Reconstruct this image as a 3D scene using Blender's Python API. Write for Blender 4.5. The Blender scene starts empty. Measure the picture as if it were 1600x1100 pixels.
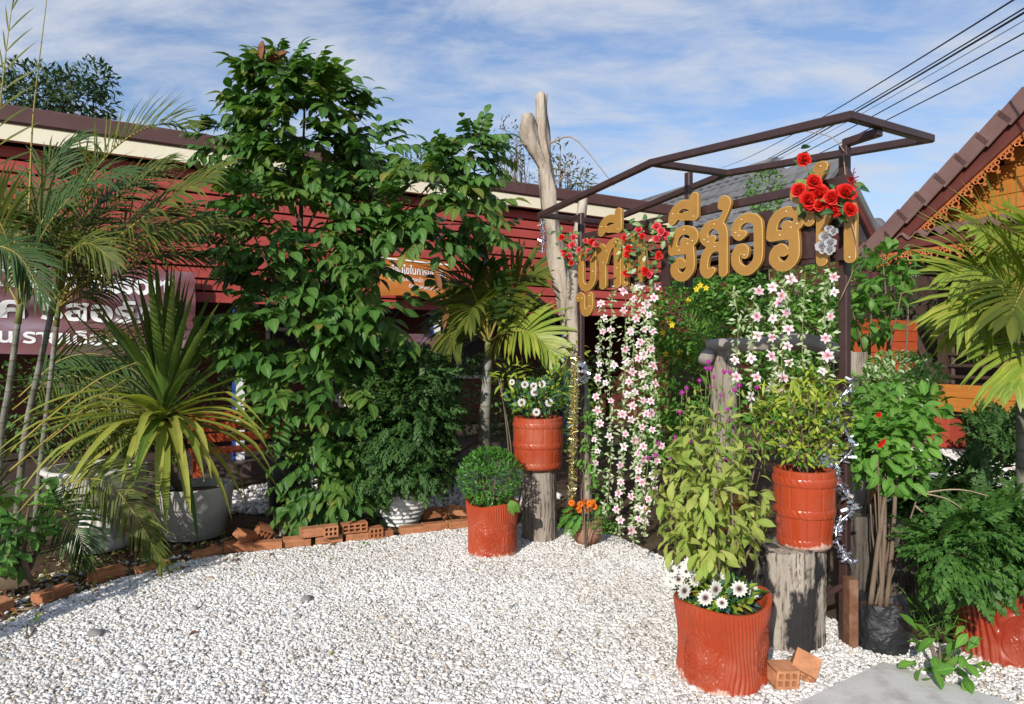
import bpy, math, random
import numpy as np
from mathutils import Vector, Matrix, noise as mnoise

rnd = random.Random(7)
SC = bpy.context.scene
COL = SC.collection
PI = math.pi
R_ = math.radians

# ------------------------------------------------------------------ camera, sky, sun, exposure
F = 1600 * 24 / 36.0          # focal length in photo pixels
CAMH = 1.5
cam_d = bpy.data.cameras.new('camera')
cam_d.lens = 24; cam_d.sensor_width = 36; cam_d.sensor_fit = 'HORIZONTAL'
cam_d.clip_start = 0.05; cam_d.clip_end = 500
cam = bpy.data.objects.new('camera', cam_d); COL.objects.link(cam)
cam.location = (0, 0, CAMH); cam.rotation_euler = (PI/2, 0, 0)
SC.camera = cam

SUN_EL, SUN_AZ = R_(26), R_(204)      # azimuth of the sun, clockwise from +Y
sun_d = bpy.data.lights.new('sun', 'SUN'); sun_d.energy = 4.6; sun_d.angle = R_(0.5)
sun_d.color = (1.0, 0.95, 0.87)
sun = bpy.data.objects.new('sun', sun_d); COL.objects.link(sun)
sdir = Vector((math.sin(SUN_AZ)*math.cos(SUN_EL), math.cos(SUN_AZ)*math.cos(SUN_EL), math.sin(SUN_EL)))
sun.rotation_euler = sdir.to_track_quat('Z', 'Y').to_euler()
sun.location = sdir * 30

world = bpy.data.worlds.new('World'); SC.world = world
world.use_nodes = True
wn = world.node_tree.nodes; wl = world.node_tree.links
wn.clear()
def wnode(t, **k):
    n = wn.new(t)
    for a, b in k.items(): setattr(n, a, b)
    return n
sky = wnode('ShaderNodeTexSky', sky_type='NISHITA', sun_disc=False, sun_elevation=SUN_EL, sun_rotation=SUN_AZ)
sky.air_density = 1.3; sky.dust_density = 0.6; sky.ozone_density = 2.2
tcw = wnode('ShaderNodeTexCoord')
sep = wnode('ShaderNodeSeparateXYZ'); wl.new(tcw.outputs['Generated'], sep.inputs[0])
zc = wnode('ShaderNodeMath', operation='MAXIMUM'); wl.new(sep.outputs['Z'], zc.inputs[0]); zc.inputs[1].default_value = 0.0
za = wnode('ShaderNodeMath', operation='ADD'); wl.new(zc.outputs[0], za.inputs[0]); za.inputs[1].default_value = 0.22
dx = wnode('ShaderNodeMath', operation='DIVIDE'); wl.new(sep.outputs['X'], dx.inputs[0]); wl.new(za.outputs[0], dx.inputs[1])
dy = wnode('ShaderNodeMath', operation='DIVIDE'); wl.new(sep.outputs['Y'], dy.inputs[0]); wl.new(za.outputs[0], dy.inputs[1])
cmb = wnode('ShaderNodeCombineXYZ'); wl.new(dx.outputs[0], cmb.inputs[0]); wl.new(dy.outputs[0], cmb.inputs[1])
cmap = wnode('ShaderNodeMapping'); wl.new(cmb.outputs[0], cmap.inputs[0])
cmap.inputs['Rotation'].default_value = (0, 0, R_(25)); cmap.inputs['Scale'].default_value = (0.8, 1.5, 1); cmap.inputs['Location'].default_value = (3.1, 0.4, 0)
cn1 = wnode('ShaderNodeTexNoise'); wl.new(cmap.outputs[0], cn1.inputs['Vector'])
cn1.inputs['Scale'].default_value = 3.0; cn1.inputs['Detail'].default_value = 11; cn1.inputs['Roughness'].default_value = 0.63; cn1.inputs['Distortion'].default_value = 0.35
cr = wnode('ShaderNodeValToRGB'); wl.new(cn1.outputs['Fac'], cr.inputs[0])
cr.color_ramp.elements[0].position = 0.40; cr.color_ramp.elements[0].color = (0.10, 0.10, 0.10, 1)
cr.color_ramp.elements[1].position = 0.64; cr.color_ramp.elements[1].color = (0.84, 0.84, 0.84, 1)
cmix = wnode('ShaderNodeMixRGB'); wl.new(cr.outputs[0], cmix.inputs[0])
skt = wnode('ShaderNodeMixRGB', blend_type='MULTIPLY'); skt.inputs[0].default_value = 1.0
wl.new(sky.outputs[0], skt.inputs[1]); skt.inputs[2].default_value = (1.0, 1.12, 1.38, 1)
wl.new(skt.outputs[0], cmix.inputs[1]); cmix.inputs[2].default_value = (5.9, 6.3, 7.1, 1)
bg = wnode('ShaderNodeBackground'); wl.new(cmix.outputs[0], bg.inputs[0]); bg.inputs[1].default_value = 0.1
wo = wnode('ShaderNodeOutputWorld'); wl.new(bg.outputs[0], wo.inputs[0])

SC.view_settings.view_transform = 'Standard'
SC.view_settings.look = 'None'
SC.view_settings.exposure = 0.15
SC.view_settings.gamma = 1.0
SC.view_settings.use_curve_mapping = False

# ------------------------------------------------------------------ places: a photo direction at a real depth becomes a point
def P(u, v, D): return Vector(((u-800)/F*D, D, CAMH + (550-v)/F*D))
def GP(u, v):
    D = CAMH*F/(v-550.0); return Vector(((u-800)/F*D, D, 0))
UP = Vector((0, 0, 1))

# ------------------------------------------------------------------ materials
MATS = {}
def nd(nt, t, **k):
    n = nt.nodes.new(t)
    for a, b in k.items(): setattr(n, a, b)
    return n
def newmat(name):
    m = bpy.data.materials.new(name); m.use_nodes = True
    nt = m.node_tree; nt.nodes.clear()
    out = nd(nt, 'ShaderNodeOutputMaterial'); MATS[name] = m
    return m, nt, out
def ramp(nt, fac, cols, pos=None):
    r = nd(nt, 'ShaderNodeValToRGB'); nt.links.new(fac, r.inputs[0])
    e = r.color_ramp.elements
    n = len(cols); pos = pos or [i/(n-1) for i in range(n)]
    while len(e) < n: e.new(0.5)
    for i in range(n):
        e[i].position = pos[i]; e[i].color = (*cols[i], 1) if len(cols[i]) == 3 else cols[i]
    return r.outputs[0]
def noise_n(nt, scale, detail=4, rough=0.55, vec=None, dist=0.0):
    n = nd(nt, 'ShaderNodeTexNoise'); n.inputs['Scale'].default_value = scale
    n.inputs['Detail'].default_value = detail; n.inputs['Roughness'].default_value = rough; n.inputs['Distortion'].default_value = dist
    if vec is not None: nt.links.new(vec, n.inputs['Vector'])
    return n
def coords(nt, kind='Object', scale=(1, 1, 1)):
    t = nd(nt, 'ShaderNodeTexCoord')
    if kind == 'World':
        g = nd(nt, 'ShaderNodeNewGeometry'); o = g.outputs['Position']
    else: o = t.outputs[kind]
    mp = nd(nt, 'ShaderNodeMapping'); nt.links.new(o, mp.inputs[0]); mp.inputs['Scale'].default_value = scale
    return mp.outputs[0]
def mixc(nt, fac, a, b, mode='MIX'):
    m = nd(nt, 'ShaderNodeMixRGB', blend_type=mode)
    for i, x in ((0, fac), (1, a), (2, b)):
        if isinstance(x, (int, float)): m.inputs[i].default_value = x
        elif isinstance(x, tuple): m.inputs[i].default_value = (*x, 1)
        else: nt.links.new(x, m.inputs[i])
    return m.outputs[0]
def bump(nt, h, strength=0.4, dist=0.01):
    b = nd(nt, 'ShaderNodeBump'); b.inputs['Strength'].default_value = strength; b.inputs['Distance'].default_value = dist
    nt.links.new(h, b.inputs['Height']); return b.outputs[0]
def principled(nt, out, color, rough=0.6, spec=0.5, normal=None, metallic=0.0):
    p = nd(nt, 'ShaderNodeBsdfPrincipled')
    if isinstance(color, tuple): p.inputs['Base Color'].default_value = (*color, 1)
    else: nt.links.new(color, p.inputs['Base Color'])
    if isinstance(rough, (int, float)): p.inputs['Roughness'].default_value = rough
    else: nt.links.new(rough, p.inputs['Roughness'])
    p.inputs['Specular IOR Level'].default_value = spec; p.inputs['Metallic'].default_value = metallic
    if normal is not None: nt.links.new(normal, p.inputs['Normal'])
    if out is not None: nt.links.new(p.outputs[0], out.inputs[0])
    return p
def mat_noise(name, cols, scale=6, rough=0.7, spec=0.4, bstr=0.3, bscale=None, stretch=(1, 1, 1), kind='World', detail=6, bdist=0.006, metallic=0.0, pos=None):
    m, nt, out = newmat(name)
    v = coords(nt, kind, stretch)
    n = noise_n(nt, scale, detail, 0.6, v)
    c = ramp(nt, n.outputs['Fac'], cols, pos or ([0.3 + 0.4*i/(len(cols)-1) for i in range(len(cols))] if len(cols) > 1 else None))
    n2 = noise_n(nt, bscale or scale*4, 6, 0.6, v)
    principled(nt, out, c, rough, spec, bump(nt, n2.outputs['Fac'], bstr, bdist) if bstr else None, metallic)
    return m
def rand_fac(nt):
    oi = nd(nt, 'ShaderNodeObjectInfo'); g = nd(nt, 'ShaderNodeNewGeometry')
    a = nd(nt, 'ShaderNodeMath', operation='ADD'); nt.links.new(oi.outputs['Random'], a.inputs[0]); nt.links.new(g.outputs['Random Per Island'], a.inputs[1])
    f = nd(nt, 'ShaderNodeMath', operation='FRACT'); nt.links.new(a.outputs[0], f.inputs[0]); return f.outputs[0]
def leafmat(name, cols, rough=0.42, trans=0.28, rib=0.5, veins=True, spec=0.28, rib_col=None):
    """leaf: a colour that varies from leaf to leaf, pale midrib, ribbed side veins, light through the blade"""
    m, nt, out = newmat(name)
    rf = rand_fac(nt)
    col = ramp(nt, rf, cols)
    uv = nd(nt, 'ShaderNodeUVMap'); sp = nd(nt, 'ShaderNodeSeparateXYZ'); nt.links.new(uv.outputs[0], sp.inputs[0])
    d = nd(nt, 'ShaderNodeMath', operation='SUBTRACT'); nt.links.new(sp.outputs['X'], d.inputs[0]); d.inputs[1].default_value = 0.5
    ab = nd(nt, 'ShaderNodeMath', operation='ABSOLUTE'); nt.links.new(d.outputs[0], ab.inputs[0])
    midr = ramp(nt, ab.outputs[0], [(1, 1, 1), (0, 0, 0)], [0.015, 0.07])
    mf = nd(nt, 'ShaderNodeMath', operation='MULTIPLY'); nt.links.new(midr, mf.inputs[0]); mf.inputs[1].default_value = rib
    hi = rib_col or tuple(min(1, x*2.2+0.02) for x in cols[-1])
    col = mixc(nt, mf.outputs[0], col, hi)
    nz = noise_n(nt, 9, 3, 0.5, coords(nt, 'World'))
    col = mixc(nt, 0.35, col, ramp(nt, nz.outputs['Fac'], [(0.55, 0.55, 0.55), (1.25, 1.2, 1.1)], [0.3, 0.7]), 'MULTIPLY')
    nrm = None
    if veins:
        # v + |u|: side veins that sweep toward the tip
        s = nd(nt, 'ShaderNodeMath', operation='MULTIPLY_ADD'); nt.links.new(ab.outputs[0], s.inputs[0]); s.inputs[1].default_value = -0.45; nt.links.new(sp.outputs['Y'], s.inputs[2])
        k = nd(nt, 'ShaderNodeMath', operation='MULTIPLY'); nt.links.new(s.outputs[0], k.inputs[0]); k.inputs[1].default_value = 60.0
        sn = nd(nt, 'ShaderNodeMath', operation='SINE'); nt.links.new(k.outputs[0], sn.inputs[0])
        nrm = bump(nt, sn.outputs[0], 0.35, 0.004)
    p = principled(nt, None, col, rough, spec, nrm)
    t = nd(nt, 'ShaderNodeBsdfTranslucent'); nt.links.new(mixc(nt, 1.0, col, (1.5, 1.7, 0.7), 'MULTIPLY'), t.inputs[0])
    ms = nd(nt, 'ShaderNodeMixShader'); ms.inputs[0].default_value = trans
    nt.links.new(p.outputs[0], ms.inputs[1]); nt.links.new(t.outputs[0], ms.inputs[2]); nt.links.new(ms.outputs[0], out.inputs[0])
    return m
def petalmat(name, base, tip, rough=0.55, trans=0.25, mid=None):
    m, nt, out = newmat(name)
    uv = nd(nt, 'ShaderNodeUVMap'); sp = nd(nt, 'ShaderNodeSeparateXYZ'); nt.links.new(uv.outputs[0], sp.inputs[0])
    c = ramp(nt, sp.outputs['Y'], [base, mid or tip, tip], [0.0, 0.45, 1.0])
    p = principled(nt, None, c, rough, 0.3)
    t = nd(nt, 'ShaderNodeBsdfTranslucent'); nt.links.new(c, t.inputs[0])
    ms = nd(nt, 'ShaderNodeMixShader'); ms.inputs[0].default_value = trans
    nt.links.new(p.outputs[0], ms.inputs[1]); nt.links.new(t.outputs[0], ms.inputs[2]); nt.links.new(ms.outputs[0], out.inputs[0])
    return m

# ---- hard materials
mat_noise('soil', [(0.035, 0.022, 0.013), (0.085, 0.055, 0.035), (0.13, 0.095, 0.065)], 5, 0.95, 0.1, 0.8, 40, bdist=0.02)
def build_ground_mats():
    m, nt, out = newmat('earth')
    v = coords(nt, 'World')
    n = noise_n(nt, 1.6, 8, 0.65, v)
    c = ramp(nt, n.outputs['Fac'], [(0.05, 0.035, 0.02), (0.10, 0.07, 0.045), (0.17, 0.13, 0.09)], [0.3, 0.5, 0.75])
    n2 = noise_n(nt, 35, 6, 0.7, v)
    principled(nt, out, c, 0.95, 0.1, bump(nt, n2.outputs['Fac'], 0.9, 0.03))
    m, nt, out = newmat('gravel_bed')
    v = coords(nt, 'World')
    vo = nd(nt, 'ShaderNodeTexVoronoi'); nt.links.new(v, vo.inputs['Vector']); vo.inputs['Scale'].default_value = 60
    c = ramp(nt, vo.outputs['Distance'], [(0.62, 0.60, 0.57), (0.5, 0.48, 0.45), (0.26, 0.235, 0.21)], [0.0, 0.45, 0.8])
    n = noise_n(nt, 2, 4, 0.6, v)
    c = mixc(nt, 0.3, c, ramp(nt, n.outputs['Fac'], [(0.5, 0.42, 0.32), (1, 1, 1)], [0.35, 0.6]), 'MULTIPLY')
    b = nd(nt, 'ShaderNodeBump'); b.invert = True; b.inputs['Strength'].default_value = 1.0; b.inputs['Distance'].default_value = 0.02
    nt.links.new(vo.outputs['Distance'], b.inputs['Height'])
    principled(nt, out, c, 0.85, 0.2, b.outputs[0])
    m, nt, out = newmat('pebble')
    oi = nd(nt, 'ShaderNodeObjectInfo')
    c = ramp(nt, oi.outputs['Random'], [(0.71, 0.70, 0.68), (0.78, 0.765, 0.74), (0.57, 0.565, 0.56), (0.74, 0.70, 0.645), (0.84, 0.825, 0.80), (0.33, 0.31, 0.29), (0.52, 0.43, 0.33), (0.66, 0.65, 0.64)], [0, 0.2, 0.35, 0.5, 0.65, 0.88, 0.94, 1.0])
    v2 = coords(nt, 'World'); n = noise_n(nt, 90, 4, 0.6, v2)
    c = mixc(nt, 0.3, c, ramp(nt, n.outputs['Fac'], [(0.65, 0.6, 0.55), (1.05, 1.05, 1.05)], [0.3, 0.6]), 'MULTIPLY')
    n3 = noise_n(nt, 0.9, 3, 0.5, v2)
    c = mixc(nt, 0.35, c, ramp(nt, n3.outputs['Fac'], [(0.72, 0.67, 0.6), (1.0, 1.0, 1.0)], [0.38, 0.56]), 'MULTIPLY')
    principled(nt, out, c, 0.7, 0.3)
build_ground_mats()
mat_noise('concrete', [(0.38, 0.36, 0.335), (0.53, 0.515, 0.49), (0.6, 0.585, 0.565)], 7, 0.85, 0.3, 0.35, 60)
mat_noise('pale_concrete', [(0.33, 0.32, 0.29), (0.5, 0.48, 0.45), (0.6, 0.58, 0.55)], 5, 0.85, 0.25, 0.4, 40)
mat_noise('white_glaze', [(0.55, 0.55, 0.53), (0.7, 0.7, 0.68)], 8, 0.45, 0.4, 0.25, 30)
mat_noise('terracotta', [(0.20, 0.10, 0.06), (0.33, 0.17, 0.11), (0.40, 0.25, 0.19)], 9, 0.85, 0.2, 0.35, 50)
mat_noise('orange_clay', [(0.42, 0.15, 0.05), (0.5, 0.2, 0.08)], 9, 0.8, 0.2, 0.3, 50)
def brickmat():
    m, nt, out = newmat('brick_clay')
    oi = nd(nt, 'ShaderNodeObjectInfo')
    c = ramp(nt, oi.outputs['Random'], [(0.36, 0.145, 0.07), (0.46, 0.20, 0.095), (0.42, 0.19, 0.10), (0.5, 0.235, 0.12)])
    v = coords(nt, 'World'); n = noise_n(nt, 14, 6, 0.65, v)
    c = mixc(nt, 0.7, c, ramp(nt, n.outputs['Fac'], [(0.5, 0.45, 0.42), (1.15, 1.1, 1.05)], [0.3, 0.65]), 'MULTIPLY')
    n2 = noise_n(nt, 80, 4, 0.6, v)
    principled(nt, out, c, 0.9, 0.15, bump(nt, n2.outputs['Fac'], 0.5, 0.004))
brickmat()
def paintmat(name, c1, c2, wear=(0.55, 0.42, 0.34), amount=0.62, rough=0.2, low=None):
    """glazed red paint with scuffs; low: paint flaked off near the foot (object height)"""
    m, nt, out = newmat(name)
    v = coords(nt, 'World'); n = noise_n(nt, 4, 5, 0.6, v)
    c = ramp(nt, n.outputs['Fac'], [c1, c2], [0.35, 0.65])
    n2 = noise_n(nt, 24, 8, 0.72, v)
    w = ramp(nt, n2.outputs['Fac'], [(0, 0, 0), (1, 1, 1)], [amount, amount+0.09])
    if low is not None:
        g = nd(nt, 'ShaderNodeNewGeometry'); sp = nd(nt, 'ShaderNodeSeparateXYZ'); nt.links.new(g.outputs['Position'], sp.inputs[0])
        n3 = noise_n(nt, 9, 6, 0.7, v)
        a = nd(nt, 'ShaderNodeMath', operation='MULTIPLY_ADD'); nt.links.new(n3.outputs['Fac'], a.inputs[0]); a.inputs[1].default_value = 0.22; nt.links.new(sp.outputs['Z'], a.inputs[2])
        lw = ramp(nt, a.outputs[0], [(1, 1, 1), (0, 0, 0)], [low, low+0.015])
        w = mixc(nt, 1.0, w, lw, 'ADD')
    nd_ = noise_n(nt, 2.6, 7, 0.7, v); c = mixc(nt, ramp(nt, nd_.outputs['Fac'], [(0, 0, 0), (0.42, 0.42, 0.42)], [0.45, 0.75]), c, (0.36, 0.15, 0.09))
    wf = mixc(nt, 1.0, w, (0.75, 0.75, 0.75), 'MULTIPLY')
    c = mixc(nt, wf, c, wear)
    rr = ramp(nt, nd_.outputs['Fac'], [(rough, rough, rough), (rough+0.38,)*3], [0.4, 0.66])
    n4 = noise_n(nt, 60, 4, 0.6, v)
    principled(nt, out, c, rr, 0.5, bump(nt, n4.outputs['Fac'], 0.12, 0.003))
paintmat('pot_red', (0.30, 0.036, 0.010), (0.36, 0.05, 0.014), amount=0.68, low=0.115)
paintmat('pot_red_worn', (0.31, 0.04, 0.012), (0.35, 0.05, 0.017), amount=0.64, low=0.625)
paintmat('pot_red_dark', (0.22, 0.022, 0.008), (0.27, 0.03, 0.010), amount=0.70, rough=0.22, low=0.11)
mat_noise('steel_brown', [(0.036, 0.017, 0.016), (0.052, 0.026, 0.025)], 12, 0.38, 0.5, 0.15, 50)
mat_noise('steel_rust', [(0.07, 0.03, 0.018), (0.16, 0.07, 0.035), (0.24, 0.15, 0.1)], 10, 0.8, 0.3, 0.4, 50)
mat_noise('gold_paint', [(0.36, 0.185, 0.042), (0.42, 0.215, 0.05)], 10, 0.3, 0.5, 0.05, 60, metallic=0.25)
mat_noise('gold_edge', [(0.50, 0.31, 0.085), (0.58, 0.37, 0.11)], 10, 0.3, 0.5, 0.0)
mat_noise('screw_head', [(0.7, 0.62, 0.45), (0.8, 0.7, 0.5)], 10, 0.3, 0.5, 0)
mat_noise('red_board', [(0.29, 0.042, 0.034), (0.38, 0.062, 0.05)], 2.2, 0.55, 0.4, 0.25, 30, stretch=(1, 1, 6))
mat_noise('gap_shade', [(0.012, 0.008, 0.007), (0.022, 0.015, 0.013)], 3, 0.8, 0.2, 0.0)
mat_noise('floor_tile', [(0.075, 0.05, 0.045), (0.11, 0.08, 0.07)], 4, 0.5, 0.4, 0.1)
mat_noise('brown_metal', [(0.075, 0.034, 0.03), (0.10, 0.048, 0.043)], 2, 0.5, 0.4, 0.1)
mat_noise('cream_paint', [(0.70, 0.64, 0.47), (0.78, 0.72, 0.56)], 2, 0.6, 0.3, 0.1)
mat_noise('grey_tile', [(0.10, 0.10, 0.105), (0.155, 0.155, 0.16)], 3, 0.75, 0.3, 0.3, 30)
mat_noise('brown_tile', [(0.125, 0.068, 0.060), (0.18, 0.105, 0.095)], 3, 0.7, 0.3, 0.3, 30)
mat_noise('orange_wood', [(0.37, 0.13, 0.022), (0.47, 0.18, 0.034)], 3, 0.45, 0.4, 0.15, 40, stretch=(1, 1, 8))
mat_noise('red_orange_wood', [(0.36, 0.062, 0.018), (0.44, 0.085, 0.024)], 3, 0.5, 0.4, 0.15, 40, stretch=(1, 1, 8))
mat_noise('lace_orange', [(0.40, 0.115, 0.03), (0.46, 0.14, 0.04)], 8, 0.55, 0.4, 0)
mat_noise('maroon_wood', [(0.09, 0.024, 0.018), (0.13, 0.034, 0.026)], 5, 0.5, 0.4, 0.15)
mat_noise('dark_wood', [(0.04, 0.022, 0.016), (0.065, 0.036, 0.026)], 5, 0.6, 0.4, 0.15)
mat_noise('red_concrete', [(0.34, 0.05, 0.03), (0.42, 0.068, 0.04)], 4, 0.7, 0.3, 0.2)
mat_noise('black_plastic', [(0.012, 0.012, 0.014), (0.025, 0.026, 0.03)], 6, 0.35, 0.5, 0.7, 28, bdist=0.02)
mat_noise('blue_paint', [(0.03, 0.06, 0.28), (0.04, 0.08, 0.34)], 6, 0.4, 0.5, 0)
mat_noise('white_paint', [(0.7, 0.7, 0.72), (0.8, 0.8, 0.82)], 6, 0.5, 0.4, 0)
mat_noise('wire_black', [(0.012, 0.012, 0.013), (0.02, 0.02, 0.022)], 6, 0.6, 0.3, 0)
mat_noise('bark_pale', [(0.13, 0.10, 0.075), (0.36, 0.30, 0.24), (0.47, 0.42, 0.35)], 11, 0.85, 0.2, 0.7, 30, stretch=(1, 1, 0.25), bdist=0.015)
mat_noise('bark_brown', [(0.11, 0.075, 0.05), (0.2, 0.15, 0.11)], 8, 0.9, 0.2, 0.7, 40, stretch=(1, 1, 0.2))
mat_noise('log_grey', [(0.19, 0.165, 0.15), (0.36, 0.32, 0.29)], 6, 0.85, 0.2, 0.6, 30, stretch=(0.5, 1, 1))
mat_noise('stem_green', [(0.12, 0.14, 0.04), (0.18, 0.19, 0.06)], 8, 0.6, 0.3, 0.1)
mat_noise('stem_yellow', [(0.24, 0.19, 0.035), (0.32, 0.26, 0.06)], 8, 0.5, 0.3, 0.1)
mat_noise('twig_dry', [(0.26, 0.18, 0.11), (0.38, 0.29, 0.2)], 8, 0.8, 0.2, 0.2)
mat_noise('dry_leaf', [(0.13, 0.05, 0.02), (0.24, 0.11, 0.05)], 20, 0.8, 0.2, 0.2)
mat_noise('stone_grey', [(0.16, 0.15, 0.14), (0.28, 0.26, 0.25)], 12, 0.85, 0.2, 0.3)
def canemat():
    m, nt, out = newmat('cane')
    v = coords(nt, 'World'); sp = nd(nt, 'ShaderNodeSeparateXYZ'); nt.links.new(v, sp.inputs[0])
    n = noise_n(nt, 6, 5, 0.6, v)
    c = ramp(nt, n.outputs['Fac'], [(0.08, 0.075, 0.05), (0.17, 0.165, 0.135), (0.27, 0.27, 0.24)], [0.3, 0.5, 0.7])
    k = nd(nt, 'ShaderNodeMath', operation='MULTIPLY'); nt.links.new(sp.outputs['Z'], k.inputs[0]); k.inputs[1].default_value = 9.0
    fr = nd(nt, 'ShaderNodeMath', operation='FRACT'); nt.links.new(k.outputs[0], fr.inputs[0])
    rg = ramp(nt, fr.outputs[0], [(1, 1, 1), (0.92, 0.9, 0.85), (0.62, 0.56, 0.45)], [0, 0.82, 0.93])
    principled(nt, out, mixc(nt, 1.0, c, rg, 'MULTIPLY'), 0.6, 0.3)
canemat()
def woodmat(name, cols, char=None, cpos=(0.48, 0.54), crack=0.9, seedloc=0.0):
    """weathered end-standing log: long vertical streaks, cracks, and charred patches"""
    m, nt, out = newmat(name)
    t = nd(nt, 'ShaderNodeNewGeometry'); mp = nd(nt, 'ShaderNodeMapping'); nt.links.new(t.outputs['Position'], mp.inputs[0])
    mp.inputs['Scale'].default_value = (1, 1, 0.09); mp.inputs['Location'].default_value = (seedloc, seedloc*1.7, 0)
    n = noise_n(nt, 26, 7, 0.65, mp.outputs[0])
    c = ramp(nt, n.outputs['Fac'], cols, [0.3, 0.5, 0.72])
    n2 = noise_n(nt, 60, 5, 0.6, mp.outputs[0])
    ck = ramp(nt, n2.outputs['Fac'], [(0.25, 0.2, 0.17), (1, 1, 1)], [0.36, 0.46])
    c = mixc(nt, crack, c, ck, 'MULTIPLY')
    if char is not None:
        mp2 = nd(nt, 'ShaderNodeMapping'); nt.links.new(t.outputs['Position'], mp2.inputs[0]); mp2.inputs['Scale'].default_value = (1, 1, 0.5); mp2.inputs['Location'].default_value = (seedloc, 0.3, 0.2)
        n3 = noise_n(nt, 6.0, 6, 0.6, mp2.outputs[0])
        c = mixc(nt, ramp(nt, n3.outputs['Fac'], [(0, 0, 0), (1, 1, 1)], list(cpos)), c, char)
    principled(nt, out, c, 0.88, 0.2, bump(nt, n2.outputs['Fac'], 0.8, 0.02))
woodmat('log_weathered', [(0.15, 0.12, 0.095), (0.27, 0.23, 0.19), (0.36, 0.31, 0.26)])
woodmat('log_charred', [(0.20, 0.165, 0.13), (0.33, 0.285, 0.235), (0.42, 0.37, 0.31)], char=(0.03, 0.028, 0.028), cpos=(0.47, 0.53), seedloc=3.4)
woodmat('log_dark', [(0.05, 0.042, 0.036), (0.10, 0.085, 0.072), (0.17, 0.145, 0.125)], seedloc=1.2)
def tinselmat(name, col, col2):
    m, nt, out = newmat(name)
    c = ramp(nt, rand_fac(nt), [col, col2, col])
    principled(nt, out, c, 0.18, 0.5, None, 0.95)
tinselmat('tinsel_silver', (0.8, 0.8, 0.82), (0.55, 0.55, 0.62))
tinselmat('tinsel_gold', (0.75, 0.62, 0.2), (0.8, 0.78, 0.6))
def bannermat(name, cols, sc):
    m, nt, out = newmat(name)
    v = coords(nt, 'World', (0.6, 0.6, 1.6)); n = noise_n(nt, sc, 3, 0.5, v)
    principled(nt, out, ramp(nt, n.outputs['Fac'], cols, [0.35, 0.52, 0.68]), 0.5, 0.35)
bannermat('banner_purple', [(0.15, 0.05, 0.05), (0.17, 0.075, 0.09), (0.24, 0.175, 0.21)], 3)
bannermat('banner_orange', [(0.40, 0.115, 0.02), (0.50, 0.17, 0.03), (0.54, 0.23, 0.06)], 3)
mat_noise('print_white', [(0.78, 0.78, 0.78), (0.82, 0.82, 0.82)], 4, 0.5, 0.3, 0)
# ---- leaf and petal materials
leafmat('leaf_tree', [(0.038, 0.105, 0.02), (0.062, 0.15, 0.028), (0.085, 0.185, 0.036), (0.048, 0.122, 0.022)], 0.38, 0.2, rib=0.55)
leafmat('leaf_tree_light', [(0.07, 0.16, 0.03), (0.095, 0.19, 0.036), (0.08, 0.17, 0.03), (0.11, 0.20, 0.035), (0.07, 0.15, 0.028), (0.22, 0.22, 0.04)], 0.45, 0.3, rib=0.4)
leafmat('leaf_tree_young', [(0.09, 0.07, 0.03), (0.10, 0.12, 0.035), (0.08, 0.15, 0.03)], 0.45, 0.3)
leafmat('leaf_palm', [(0.05, 0.078, 0.010), (0.085, 0.112, 0.014), (0.135, 0.15, 0.022), (0.038, 0.062, 0.009)], 0.58, 0.3, rib=0.3, veins=False)
leafmat('leaf_palm_dark', [(0.029, 0.065, 0.016), (0.047, 0.098, 0.021)], 0.58, 0.2, rib=0.3, veins=False)
leafmat('leaf_palm_bright', [(0.15, 0.24, 0.035), (0.26, 0.32, 0.05), (0.19, 0.27, 0.04), (0.34, 0.35, 0.065)], 0.42, 0.32, rib=0.3, veins=False)
leafmat('leaf_strap', [(0.06, 0.125, 0.024), (0.10, 0.17, 0.032), (0.15, 0.21, 0.04)], 0.4, 0.25, rib=0.2, veins=False)
leafmat('leaf_strap_old', [(0.26, 0.29, 0.05), (0.36, 0.35, 0.075), (0.20, 0.26, 0.045)], 0.45, 0.3, rib=0.2, veins=False)
leafmat('leaf_cypress', [(0.028, 0.075, 0.018), (0.045, 0.105, 0.024), (0.07, 0.145, 0.034)], 0.55, 0.15, rib=0.0, veins=False)
leafmat('leaf_thuja', [(0.036, 0.105, 0.020), (0.062, 0.155, 0.030), (0.09, 0.195, 0.038)], 0.5, 0.2, rib=0.0, veins=False)
leafmat('leaf_box', [(0.035, 0.125, 0.018), (0.06, 0.19, 0.024), (0.085, 0.24, 0.03)], 0.4, 0.2, rib=0.0, veins=False)
leafmat('leaf_hedge', [(0.05, 0.15, 0.022), (0.09, 0.22, 0.032), (0.15, 0.29, 0.045), (0.065, 0.18, 0.028)], 0.45, 0.3, rib=0.2, veins=False)
leafmat('leaf_dark', [(0.010, 0.026, 0.010), (0.018, 0.042, 0.014)], 0.5, 0.15, rib=0.2, veins=False)
leafmat('leaf_sage', [(0.24, 0.33, 0.06), (0.33, 0.40, 0.09), (0.40, 0.42, 0.11), (0.19, 0.28, 0.05)], 0.55, 0.3, rib=0.4)
leafmat('leaf_lime', [(0.24, 0.33, 0.035), (0.38, 0.42, 0.05), (0.18, 0.28, 0.035)], 0.45, 0.3, rib=0.2, veins=False)
leafmat('leaf_vine', [(0.08, 0.21, 0.032), (0.12, 0.28, 0.042), (0.16, 0.32, 0.055)], 0.45, 0.3, rib=0.3)
leafmat('leaf_fern', [(0.096, 0.240, 0.048), (0.144, 0.312, 0.060)], 0.5, 0.3, rib=0.3)
leafmat('leaf_blue', [(0.05, 0.12, 0.11), (0.07, 0.16, 0.13)], 0.5, 0.2, rib=0.3)
leafmat('leaf_silk', [(0.240, 0.360, 0.150), (0.360, 0.450, 0.240), (0.540, 0.600, 0.420)], 0.55, 0.3, rib=0.3, veins=False)
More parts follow.
